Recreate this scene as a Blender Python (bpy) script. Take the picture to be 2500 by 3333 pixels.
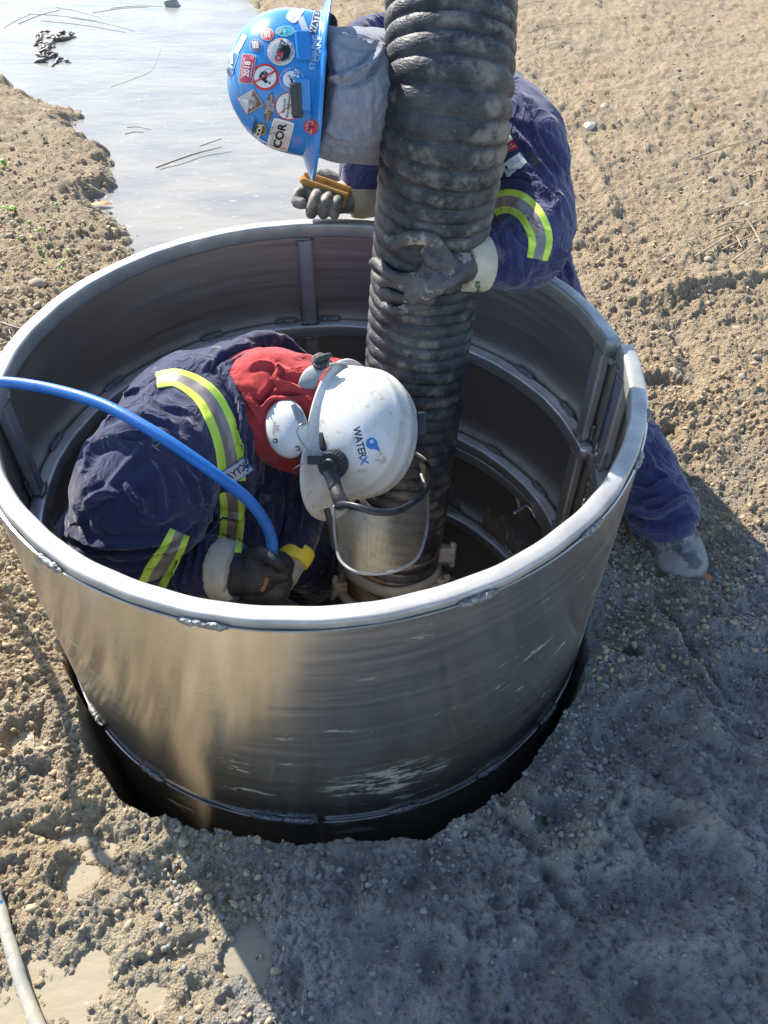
import bpy, bmesh, math, random
import numpy as np
from mathutils import Vector, Matrix
from mathutils.bvhtree import BVHTree
from math import radians, sin, cos, pi

for o in list(bpy.data.objects):
    bpy.data.objects.remove(o)
SC = bpy.context.scene
COL = SC.collection

# ------------------------------------------------------------------ camera
F_PX, PIT, ROLL = 2559.955, 0.795691838, 0.0126843413
CAM = np.array([0.13217131, -1.2479563, 0.86966567])
_c, _s = cos(PIT), sin(PIT)
FW = np.array([0, _c, -_s])
_up = np.array([0, _s, _c])
_rt = np.array([1.0, 0, 0])
RT = _rt * cos(ROLL) + _up * sin(ROLL)
UP = _up * cos(ROLL) - _rt * sin(ROLL)
cam_data = bpy.data.cameras.new("camera")
cam = bpy.data.objects.new("camera", cam_data)
COL.objects.link(cam)
cam.matrix_world = Matrix(((RT[0], UP[0], -FW[0], CAM[0]), (RT[1], UP[1], -FW[1], CAM[1]), (RT[2], UP[2], -FW[2], CAM[2]), (0, 0, 0, 1)))
cam_data.sensor_fit = 'VERTICAL'
cam_data.sensor_height = 36
cam_data.lens = 36 * F_PX / 3333
cam_data.clip_start = 0.02
cam_data.clip_end = 200
SC.camera = cam

# ------------------------------------------------------------------ light
SUN_AZ = np.array([-0.62, 0.785])
SUN_EL = radians(38)
sd = Vector((SUN_AZ[0] * cos(SUN_EL), SUN_AZ[1] * cos(SUN_EL), sin(SUN_EL))).normalized()
w = bpy.data.worlds.new("World")
SC.world = w
w.use_nodes = True
nt = w.node_tree
nt.nodes.clear()
sky = nt.nodes.new('ShaderNodeTexSky')
sky.sky_type = 'NISHITA'
sky.sun_disc = False
sky.ozone_density = 1.5
sky.dust_density = 0.4
sky.sun_elevation = SUN_EL
sky.sun_rotation = math.atan2(SUN_AZ[0], SUN_AZ[1])
bg = nt.nodes.new('ShaderNodeBackground')
bg.inputs[1].default_value = 0.135
wo = nt.nodes.new('ShaderNodeOutputWorld')
nt.links.new(sky.outputs[0], bg.inputs[0])
nt.links.new(bg.outputs[0], wo.inputs[0])
sl = bpy.data.lights.new("sun", 'SUN')
sl.energy = 4.8
sl.angle = radians(0.5)
sl.color = (1.0, 0.93, 0.82)
so = bpy.data.objects.new("sun", sl)
so.rotation_euler = sd.to_track_quat('Z', 'Y').to_euler()
so.location = (-3, 4, 4)
COL.objects.link(so)
SC.view_settings.view_transform = 'Standard'
SC.view_settings.look = 'None'
SC.view_settings.exposure = 1.18
SC.view_settings.gamma = 1.0
SC.render.engine = 'CYCLES'
SC.cycles.max_bounces = 8

# ------------------------------------------------------------------ helpers
K = 2500 / 1659.0


def ray(x, y):
    return FW + RT * (x * K - 1250) / F_PX - UP * (y * K - 1666.5) / F_PX


def D(x, y, d):
    """world point seen in direction x, y at distance d along the optical axis"""
    return CAM + ray(x, y) * d


def Zp(x, y, z):
    r = ray(x, y)
    return CAM + r * (z - CAM[2]) / r[2]


def link(o, parent=None):
    COL.objects.link(o)
    if parent is not None:
        o.parent = parent
    return o


def tag(o, label=None, cat=None, group=None, kind=None):
    if label: o['label'] = label
    if cat: o['category'] = cat
    if group: o['group'] = group
    if kind: o['kind'] = kind
    return o


def thing(name, label, cat, loc=(0, 0, 0), group=None):
    o = bpy.data.objects.new(name, None)
    o.empty_display_size = 0.05
    o.location = loc
    link(o)
    return tag(o, label, cat, group)


def mesh_obj(name, verts, faces, mat, parent=None, smooth=True, mats=None, fmat=None):
    me = bpy.data.meshes.new(name)
    verts = np.asarray(verts, dtype=float)
    if isinstance(faces, np.ndarray) and faces.ndim == 2:
        n = faces.shape[1]
        me.vertices.add(len(verts))
        me.vertices.foreach_set('co', verts.ravel())
        me.loops.add(faces.size)
        me.loops.foreach_set('vertex_index', faces.ravel().astype(np.int32))
        me.polygons.add(len(faces))
        me.polygons.foreach_set('loop_start', np.arange(0, faces.size, n, dtype=np.int32))
        me.polygons.foreach_set('loop_total', np.full(len(faces), n, dtype=np.int32))
        me.update(calc_edges=True)
        me.validate()
    else:
        me.from_pydata([tuple(v) for v in verts], [], [tuple(int(i) for i in f) for f in faces])
        me.update()
    for m in (mats or [mat]):
        me.materials.append(m)
    if fmat is not None and len(fmat) == len(me.polygons):
        me.polygons.foreach_set('material_index', np.asarray(fmat, dtype=np.int32))
    if smooth:
        me.polygons.foreach_set('use_smooth', np.ones(len(me.polygons), dtype=bool))
    o = bpy.data.objects.new(name, me)
    link(o, None)
    if parent is not None:
        o.parent = parent
        o.matrix_parent_inverse = Matrix.Translation(-Vector(parent.location)) if parent.type == 'EMPTY' else Matrix.Identity(4)
    return o


def vnoise(p, seed=0):
    """smooth value noise in -1..1 for an (n,3) array"""
    p = np.asarray(p, dtype=float)
    i = np.floor(p).astype(np.int64)
    f = p - i
    f = f * f * (3 - 2 * f)
    def h(a, b, c):
        n = (a * 374761393 + b * 668265263 + c * 2147483647 + seed * 144665) & 0xFFFFFFFF
        n = ((n ^ (n >> 13)) * 1274126177) & 0xFFFFFFFF
        n = (n ^ (n >> 16)) & 0xFFFF
        return n / 32767.5 - 1
    r = 0
    for dx in (0, 1):
        for dy in (0, 1):
            for dz in (0, 1):
                wgt = (f[:, 0] if dx else 1 - f[:, 0]) * (f[:, 1] if dy else 1 - f[:, 1]) * (f[:, 2] if dz else 1 - f[:, 2])
                r = r + wgt * h(i[:, 0] + dx, i[:, 1] + dy, i[:, 2] + dz)
    return r


def fbm(p, octs=4, seed=0):
    r, a, t = 0, 1.0, 0
    for k in range(octs):
        r = r + a * vnoise(p * 2 ** k, seed + k)
        t += a
        a *= 0.5
    return r / t


def bumps2(x, y, cell, seed, rad=0.75):
    """worley style round lumps: 0..1 heights"""
    gx, gy = x / cell, y / cell
    ix, iy = np.floor(gx).astype(np.int64), np.floor(gy).astype(np.int64)
    best = np.zeros_like(x)
    for dx in (-1, 0, 1):
        for dy in (-1, 0, 1):
            a, b = ix + dx, iy + dy
            n = (a * 374761393 + b * 668265263 + seed * 144665) & 0xFFFFFFFF
            n = ((n ^ (n >> 13)) * 1274126177) & 0xFFFFFFFF
            r1 = ((n ^ (n >> 16)) & 0xFFFF) / 65535.
            n = ((n ^ (n >> 11)) * 668265263) & 0xFFFFFFFF
            r2 = ((n ^ (n >> 15)) & 0xFFFF) / 65535.
            n = ((n ^ (n >> 9)) * 374761393) & 0xFFFFFFFF
            r3 = ((n ^ (n >> 14)) & 0xFFFF) / 65535.
            rr = rad * (0.35 + 0.65 * r3)
            d2 = ((gx - a - r1) ** 2 + (gy - b - r2) ** 2) / rr ** 2
            best = np.maximum(best, rr / rad * np.sqrt(np.clip(1 - d2, 0, 1)))
    return best


def crom(pts, sub):
    pts = np.asarray(pts, dtype=float)
    if len(pts) < 3:
        t = np.linspace(0, 1, sub + 1)[:, None]
        return pts[0] * (1 - t) + pts[1] * t
    q = np.vstack([2 * pts[0] - pts[1], pts, 2 * pts[-1] - pts[-2]])
    out = []
    for i in range(1, len(q) - 2):
        for t in np.linspace(0, 1, sub, endpoint=False):
            a, b, c, d = q[i - 1], q[i], q[i + 1], q[i + 2]
            out.append(0.5 * ((2 * b) + (-a + c) * t + (2 * a - 5 * b + 4 * c - d) * t * t + (-a + 3 * b - 3 * c + d) * t ** 3))
    out.append(q[-2])
    return np.array(out)


def nrm(v):
    v = np.asarray(v, dtype=float)
    return v / (np.linalg.norm(v) + 1e-12)


class MB:
    def __init__(s):
        s.v, s.f, s.m = [], [], []

    def add(s, v, f, m=0):
        o = len(s.v)
        s.v += [tuple(float(c) for c in p) for p in v]
        s.f += [tuple(int(i) + o for i in q) for q in f]
        s.m += [m] * len(f)
        return s

    def tube(s, pts, rad, n=16, sub=4, up=None, caps='round', m=0):
        """rad: list of scalars or (side, up) pairs"""
        pts = np.asarray(pts, dtype=float)
        R = np.array([(r, r) if np.isscalar(r) else tuple(r) for r in (rad if hasattr(rad, '__len__') else [rad] * len(pts))], dtype=float)
        P = crom(np.hstack([pts, R]), sub)
        P, R = P[:, :3], np.clip(P[:, 3:5], 1e-4, None)
        T = np.gradient(P, axis=0)
        T /= np.linalg.norm(T, axis=1)[:, None] + 1e-12
        if caps == 'round':
            k = 4
            a = [(sin(t), cos(t)) for t in np.linspace(pi / 2 * 0.98, 0, k, endpoint=False)]
            r0, r1 = R[0].mean(), R[-1].mean()
            pre = [(P[0] - T[0] * r0 * sa, R[0] * ca, T[0]) for sa, ca in a]
            post = [(P[-1] + T[-1] * r1 * sa, R[-1] * ca, T[-1]) for sa, ca in reversed(a)]
            P = np.vstack([[q[0] for q in pre], P, [q[0] for q in post]])
            R = np.vstack([[q[1] for q in pre], R, [q[1] for q in post]])
            T = np.vstack([[q[2] for q in pre], T, [q[2] for q in post]])
        ref = np.array(up if up is not None else ((0, 0, 1) if abs(T[0][2]) < 0.9 else (1, 0, 0)), dtype=float)
        V = []
        th = np.linspace(0, 2 * pi, n, endpoint=False)
        for i in range(len(P)):
            b = ref - T[i] * (ref @ T[i])
            b = nrm(b)
            if up is None:
                ref = b
            a = np.cross(T[i], b)
            for t in th:
                V.append(P[i] + a * R[i][0] * cos(t) + b * R[i][1] * sin(t))
        Fc = []
        for i in range(len(P) - 1):
            for j in range(n):
                k2 = (j + 1) % n
                Fc.append((i * n + j, i * n + k2, (i + 1) * n + k2, (i + 1) * n + j))
        if caps:
            Fc.append(tuple(range(n - 1, -1, -1)))
            Fc.append(tuple(range((len(P) - 1) * n, len(P) * n)))
        return s.add(V, Fc, m)

    def ell(s, c, ax, n=20, m=0):
        """ax: three world axis vectors already scaled"""
        V, Fc = [], []
        A = [np.asarray(a, dtype=float) for a in ax]
        k = n // 2
        for i in range(k + 1):
            ph = pi * i / k
            for j in range(n):
                t = 2 * pi * j / n
                V.append(np.asarray(c) + A[0] * sin(ph) * cos(t) + A[1] * sin(ph) * sin(t) + A[2] * cos(ph))
        for i in range(k):
            for j in range(n):
                j2 = (j + 1) % n
                Fc.append((i * n + j, (i + 1) * n + j, (i + 1) * n + j2, i * n + j2))
        return s.add(V, Fc, m)

    def box(s, c, ax, m=0):
        A = [np.asarray(a, dtype=float) for a in ax]
        V = [np.asarray(c) + i * A[0] + j * A[1] + k * A[2] for i in (-1, 1) for j in (-1, 1) for k in (-1, 1)]
        return s.add(V, [(0, 1, 3, 2), (4, 6, 7, 5), (0, 4, 5, 1), (2, 3, 7, 6), (0, 2, 6, 4), (1, 5, 7, 3)], m)

    def prism(s, poly, h, c, ax, m=0):
        """poly in ax[0], ax[1] plane extruded along ax[2] by +-h"""
        A = [np.asarray(a, dtype=float) for a in ax]
        n = len(poly)
        V = [np.asarray(c) + A[0] * x + A[1] * y + A[2] * z for z in (-h, h) for x, y in poly]
        Fc = [tuple(range(n - 1, -1, -1)), tuple(range(n, 2 * n))] + [(i, (i + 1) % n, (i + 1) % n + n, i + n) for i in range(n)]
        return s.add(V, Fc, m)

    def build(s, name, mat, parent=None, smooth=True, bevel=0, mats=None, sub=0):
        o = mesh_obj(name, s.v, s.f, mat, parent, smooth, mats, s.m)
        bm = bmesh.new()
        bm.from_mesh(o.data)
        bmesh.ops.recalc_face_normals(bm, faces=bm.faces)
        bm.to_mesh(o.data)
        bm.free()
        if bevel:
            b = o.modifiers.new('b', 'BEVEL')
            b.width = bevel
            b.segments = 2
            b.limit_method = 'ANGLE'
            b.angle_limit = radians(40)
        if sub:
            q = o.modifiers.new('s', 'SUBSURF')
            q.levels = q.render_levels = sub
        return o


def baked(o):
    dg = bpy.context.evaluated_depsgraph_get()
    dg.update()
    e = o.evaluated_get(dg)
    me = bpy.data.meshes.new_from_object(e)
    return me


def organic(name, mb, mat, parent=None, voxel=0.007, smooth=8, disp=None, sub=0):
    """join overlapping volumes into one skin, soften it, then push it along its normals"""
    o = mesh_obj(name, mb.v, mb.f, mat, None)
    r = o.modifiers.new('r', 'REMESH')
    r.mode = 'VOXEL'
    r.voxel_size = voxel
    q = o.modifiers.new('s', 'SMOOTH')
    q.iterations = smooth
    q.factor = 0.6
    me = baked(o)
    old = o.data
    o.modifiers.clear()
    o.data = me
    bpy.data.meshes.remove(old)
    if disp is not None:
        n = len(me.vertices)
        P = np.empty(n * 3); me.vertices.foreach_get('co', P); P = P.reshape(-1, 3)
        N = np.empty(n * 3); me.vertices.foreach_get('normal', N); N = N.reshape(-1, 3)
        P = P + N * disp(P, N)[:, None]
        me.vertices.foreach_set('co', P.ravel())
        me.update()
    me.materials.clear()
    me.materials.append(mat)
    me.polygons.foreach_set('use_smooth', np.ones(len(me.polygons), dtype=bool))
    if sub:
        s2 = o.modifiers.new('sub', 'SUBSURF'); s2.levels = s2.render_levels = sub
    if parent is not None:
        o.parent = parent
        o.matrix_parent_inverse = Matrix.Translation(-Vector(parent.location))
    return o


def to_px(P):
    d = P - CAM
    z = d @ FW
    return np.stack([(1250 + F_PX * (d @ RT) / z) / K, (1666.5 - F_PX * (d @ UP) / z) / K], 1)


def creases(items, base=None):
    """folds laid along drawn lines on the side of the cloth that faces the viewer: (line, width in px, height in m)"""
    def fn(P, N):
        h = base(P, N) if base else np.zeros(len(P))
        q = to_px(P)
        wob = np.stack([vnoise(P * 30, 5), vnoise(P * 30, 6)], 1) * 3.0
        q = q + wob
        vd = P - CAM
        vd = vd / np.linalg.norm(vd, axis=1)[:, None]
        face = np.clip(-(N * vd).sum(1) * 3, 0, 1)
        for line, wd, amp in items:
            L = crom(np.array(line, dtype=float), 6)
            best = np.full(len(P), 1e9)
            tt_ = np.zeros(len(P))
            n = len(L) - 1
            for i in range(n):
                a, b = L[i], L[i + 1]
                e = b - a
                t = np.clip(((q - a) @ e) / (e @ e + 1e-9), 0, 1)
                d = np.linalg.norm(q - a - t[:, None] * e, axis=1)
                m_ = d < best
                best = np.where(m_, d, best)
                tt_ = np.where(m_, (i + t) / n, tt_)
            taper = np.clip(np.sin(np.clip(tt_, 0.04, 0.96) * pi) * 1.6, 0.15, 1)
            x = best / wd
            h = h + face * taper * amp * (np.exp(-x ** 2) - 0.35 * np.exp(-(x - 2.0) ** 2))
        return h
    return fn


def bvh(*objs):
    V, Fc = [], []
    for o in objs:
        k = len(V)
        V += [v.co.copy() for v in o.data.vertices]
        Fc += [tuple(i + k for i in p.vertices) for p in o.data.polygons]
    return BVHTree.FromPolygons(V, Fc)


def hit(tree, x, y, lift=0.0):
    r = nrm(ray(x, y))
    h = tree.ray_cast(Vector(CAM), Vector(r))
    if h[0] is None:
        return None, None
    n = np.array(h[1])
    if n @ r > 0:
        n = -n
    return np.array(h[0]) + n * lift, n


def hitz(tree, x, y, lift, dflt):
    p, n = hit(tree, x, y, lift)
    return D(x, y, dflt) if p is None else p


def ribbon(name, tree, line, width, mat, parent, lift=0.0015, cols=1, colmats=None, mats=None, step=3.0, thick=0.001):
    """cloth tape laid on a surface: line of (x, y[, width]) points, width across it"""
    L = np.array([(p[0], p[1], p[2] if len(p) > 2 else width) for p in line], dtype=float)
    C = crom(L, 8) if len(L) > 2 else crom(L, 20)
    seg = np.r_[0, np.cumsum(np.hypot(*np.diff(C[:, :2], axis=0).T))]
    n = max(3, int(seg[-1] / step))
    s = np.linspace(0, seg[-1], n)
    C = np.stack([np.interp(s, seg, C[:, k]) for k in range(3)], 1)
    T = np.gradient(C[:, :2], axis=0)
    T /= np.linalg.norm(T, axis=1)[:, None]
    Nn = np.stack([-T[:, 1], T[:, 0]], 1)
    edges = cols if isinstance(cols, (list, tuple)) else [0, 1]
    us = []
    for a, b in zip(edges[:-1], edges[1:]):
        k = max(1, int(round((b - a) * np.mean(C[:, 2]) / step)))
        us += list(np.linspace(a, b, k, endpoint=False))
    us.append(edges[-1])
    V, idx = [], {}
    for i in range(n):
        for j, u in enumerate(us):
            q = C[i, :2] + Nn[i] * (u - 0.5) * C[i, 2]
            p, nn = hit(tree, q[0], q[1], lift)
            if p is not None:
                idx[i, j] = len(V)
                V.append(p)
    Fc, M = [], []
    for i in range(n - 1):
        for j in range(len(us) - 1):
            k = [(i, j), (i + 1, j), (i + 1, j + 1), (i, j + 1)]
            if all(q in idx for q in k):
                f = [idx[q] for q in k]
                P = [np.array(V[q]) for q in f]
                if max(np.linalg.norm(P[a] - P[a - 1]) for a in range(4)) > 0.03:
                    continue
                Fc.append(f)
                um = (us[j] + us[j + 1]) / 2
                c = 0
                for e in range(len(edges) - 1):
                    if edges[e] <= um < edges[e + 1]:
                        c = e
                M.append(colmats[c] if colmats else 0)
    o = mesh_obj(name, V, Fc, mat, parent, True, mats, M)
    sm = o.modifiers.new('t', 'SOLIDIFY'); sm.thickness = thick; sm.offset = 1
    return o


# --- flat 2D shapes for stickers -----------------------------------------
def disc2(r, n=28, r0=0.0, sx=1.0, k=4):
    V, Fc = [], []
    rs = np.linspace(r0, r, k + 1)
    for q in rs:
        V += [(q * cos(2 * pi * i / n) * sx, q * sin(2 * pi * i / n)) for i in range(n)]
    for a in range(k):
        Fc += [(a * n + i, a * n + (i + 1) % n, (a + 1) * n + (i + 1) % n, (a + 1) * n + i) for i in range(n)]
    return V, Fc


def rect2(w, h, n=8, m=6, cx=0, cy=0, ang=0, rc=0.0):
    V, Fc = [], []
    ca, sa = cos(ang), sin(ang)
    for j in range(m + 1):
        for i in range(n + 1):
            x, y = -w / 2 + w * i / n, -h / 2 + h * j / m
            if rc:
                ex, ey = max(0, abs(x) - (w / 2 - rc)), max(0, abs(y) - (h / 2 - rc))
                d = math.hypot(ex, ey)
                if d > rc:
                    x = math.copysign(w / 2 - rc + ex * rc / d, x)
                    y = math.copysign(h / 2 - rc + ey * rc / d, y)
            V.append((cx + x * ca - y * sa, cy + x * sa + y * ca))
    for j in range(m):
        for i in range(n):
            a = j * (n + 1) + i
            Fc.append((a, a + 1, a + n + 2, a + n + 1))
    return V, Fc


_tc = {}


def text2(s, size, cx=0, cy=0, bold=0.0, spacing=1.0, sx=1.0, ang=0.0):
    """letters as flat shapes centred on cx, cy; size is the capital height"""
    key = (s, bold, spacing)
    if key not in _tc:
        c = bpy.data.curves.new('t', 'FONT')
        c.body = s
        c.align_x = 'CENTER'
        c.offset = bold
        c.space_character = spacing
        c.resolution_u = 3
        o = bpy.data.objects.new('t', c)
        COL.objects.link(o)
        me = baked(o)
        V = np.array([v.co[:2] for v in me.vertices])
        Fc = [tuple(p.vertices) for p in me.polygons]
        bpy.data.objects.remove(o)
        bpy.data.curves.remove(c)
        if len(V):
            V = V - (V.max(0) + V.min(0)) / 2
            V = V / 0.7
        _tc[key] = (V, Fc)
    V, Fc = _tc[key]
    V = V * size * np.array([sx, 1.0])
    ca, sa = cos(ang), sin(ang)
    return [(cx + x * ca - y * sa, cy + x * sa + y * ca) for x, y in V], Fc


def arctext(s, size, r, a0, a1):
    """letters around a circle from angle a0 to a1 (degrees)"""
    V, Fc = [], []
    n = len(s)
    for i, ch in enumerate(s):
        if ch == ' ':
            continue
        a = radians(a0 + (a1 - a0) * (i + 0.5) / n)
        inward = a1 > a0
        v, f = text2(ch, size, r * cos(a), r * sin(a), ang=a + (pi / 2 if inward else -pi / 2))
        k = len(V)
        V += v
        Fc += [tuple(q + k for q in g) for g in f]
    return V, Fc


def fine2(v, f, lim=7.0):
    bm = bmesh.new()
    vs = [bm.verts.new((x, y, 0)) for x, y in v]
    for g in f:
        if len(set(g)) > 2:
            try:
                bm.faces.new([vs[i] for i in g])
            except ValueError:
                pass
    bmesh.ops.triangulate(bm, faces=bm.faces)
    for _ in range(5):
        es = [e for e in bm.edges if e.calc_length() > lim]
        if not es:
            break
        bmesh.ops.subdivide_edges(bm, edges=es, cuts=1)
        bmesh.ops.triangulate(bm, faces=[g for g in bm.faces if len(g.verts) > 3])
    bm.verts.index_update()
    out = [(q.co.x, q.co.y) for q in bm.verts], [tuple(q.index for q in g.verts) for g in bm.faces]
    bm.free()
    return out


def decal(name, tree, c, ang, layers, parent, lift=0.0008, persp=None):
    """layers: [(verts2d, faces, material)], in pixels, text direction turned by ang (deg, counter-clockwise in the picture)"""
    ca, sa = cos(radians(ang)), sin(radians(ang))
    V, Fc, M, mats = [], [], [], []
    for li, (v, f, m) in enumerate(layers):
        v, f = fine2(v, f)
        if m not in mats:
            mats.append(m)
        k = len(V)
        ok = []
        for x, y in v:
            px, py = c[0] + x * ca - y * sa, c[1] - (x * sa + y * ca)
            p, nn = hit(tree, px, py, lift + 0.00045 * li)
            ok.append(p is not None)
            V.append(p if p is not None else (0, 0, 0))
        for g in f:
            if all(ok[q] for q in g):
                P = [np.array(V[q + k]) for q in g]
                if max(np.linalg.norm(P[a] - P[a - 1]) for a in range(len(g))) < 0.05:
                    Fc.append(tuple(q + k for q in g))
                    M.append(mats.index(m))
    return mesh_obj(name, V, Fc, mats[0], parent, True, mats, M)


# ------------------------------------------------------------------ materials
def mat(name, c1, c2=None, scale=8.0, rough=0.6, metal=0.0, bump=0.0, bscale=60.0, mud=None, mudcol=(0.30, 0.26, 0.20), mudscale=14.0,
        spec=0.5, sheen=0.0, stretch=None, r2=None, coords='Object', detail=6, dots=None, bdist=0.002, weave=0, wrinkle=0):
    m = bpy.data.materials.new(name)
    m.use_nodes = True
    N, L = m.node_tree.nodes, m.node_tree.links
    b = N['Principled BSDF']
    tc = N.new('ShaderNodeTexCoord')
    mp = N.new('ShaderNodeMapping')
    L.new(tc.outputs[coords], mp.inputs[0])
    if stretch:
        mp.inputs['Scale'].default_value = stretch
    n1 = N.new('ShaderNodeTexNoise')
    n1.inputs['Scale'].default_value = scale
    n1.inputs['Detail'].default_value = detail
    L.new(mp.outputs[0], n1.inputs['Vector'])
    rr = N.new('ShaderNodeMapRange')
    rr.inputs[1].default_value = 0.35
    rr.inputs[2].default_value = 0.65
    L.new(n1.outputs[0], rr.inputs[0])
    mx = N.new('ShaderNodeMix')
    mx.data_type = 'RGBA'
    mx.inputs[6].default_value = (*c1, 1)
    mx.inputs[7].default_value = (*(c2 or c1), 1)
    L.new(rr.outputs[0], mx.inputs[0])
    col = mx.outputs[2]
    rough_out = None
    if r2 is not None:
        mr = N.new('ShaderNodeMapRange')
        mr.inputs[3].default_value = rough
        mr.inputs[4].default_value = r2
        L.new(rr.outputs[0], mr.inputs[0])
        rough_out = mr.outputs[0]
    met_fac = None
    if mud is not None:
        n2 = N.new('ShaderNodeTexNoise')
        n2.inputs['Scale'].default_value = mudscale
        n2.inputs['Detail'].default_value = 8
        n2.inputs['Roughness'].default_value = 0.65
        L.new(mp.outputs[0], n2.inputs['Vector'])
        cr = N.new('ShaderNodeMapRange')
        cr.inputs[1].default_value = mud
        cr.inputs[2].default_value = mud + 0.06
        L.new(n2.outputs[0], cr.inputs[0])
        m2 = N.new('ShaderNodeMix')
        m2.data_type = 'RGBA'
        m2.inputs[7].default_value = (*mudcol, 1)
        L.new(col, m2.inputs[6])
        L.new(cr.outputs[0], m2.inputs[0])
        col = m2.outputs[2]
        m3 = N.new('ShaderNodeMix')
        m3.inputs[3].default_value = 0.75
        if rough_out is not None:
            L.new(rough_out, m3.inputs[2])
        else:
            m3.inputs[2].default_value = rough
        L.new(cr.outputs[0], m3.inputs[0])
        rough_out = m3.outputs[0]
        if metal:
            m4 = N.new('ShaderNodeMix')
            m4.inputs[2].default_value = metal
            m4.inputs[3].default_value = 0
            L.new(cr.outputs[0], m4.inputs[0])
            met_fac = m4.outputs[0]
    L.new(col, b.inputs['Base Color'])
    if rough_out is not None:
        L.new(rough_out, b.inputs['Roughness'])
    else:
        b.inputs['Roughness'].default_value = rough
    if met_fac is not None:
        L.new(met_fac, b.inputs['Metallic'])
    else:
        b.inputs['Metallic'].default_value = metal
    b.inputs['Specular IOR Level'].default_value = spec
    if sheen:
        b.inputs['Sheen Weight'].default_value = sheen
        b.inputs['Sheen Roughness'].default_value = 0.5
    if bump:
        n3 = N.new('ShaderNodeTexNoise')
        n3.inputs['Scale'].default_value = bscale
        n3.inputs['Detail'].default_value = 5
        L.new(mp.outputs[0], n3.inputs['Vector'])
        bu = N.new('ShaderNodeBump')
        bu.inputs['Strength'].default_value = bump
        bu.inputs['Distance'].default_value = bdist
        L.new(n3.outputs[0], bu.inputs['Height'])
        L.new(bu.outputs[0], b.inputs['Normal'])
        if wrinkle:
            n5 = N.new('ShaderNodeTexNoise')
            n5.inputs['Scale'].default_value = 13
            n5.inputs['Detail'].default_value = 3
            n5.inputs['Distortion'].default_value = 0.9
            L.new(mp.outputs[0], n5.inputs['Vector'])
            s5 = N.new('ShaderNodeMath'); s5.operation = 'SUBTRACT'; s5.inputs[1].default_value = 0.5
            L.new(n5.outputs[0], s5.inputs[0])
            a5 = N.new('ShaderNodeMath'); a5.operation = 'ABSOLUTE'
            L.new(s5.outputs[0], a5.inputs[0])
            p5 = N.new('ShaderNodeMapRange'); p5.inputs[2].default_value = 0.09; p5.inputs[3].default_value = 1; p5.inputs[4].default_value = 0
            L.new(a5.outputs[0], p5.inputs[0])
            b5 = N.new('ShaderNodeBump')
            b5.inputs['Strength'].default_value = 0.55 * wrinkle
            b5.inputs['Distance'].default_value = 0.006
            L.new(p5.outputs[0], b5.inputs['Height'])
            L.new(bu.outputs[0], b5.inputs['Normal'])
            L.new(b5.outputs[0], b.inputs['Normal'])
    return m


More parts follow.
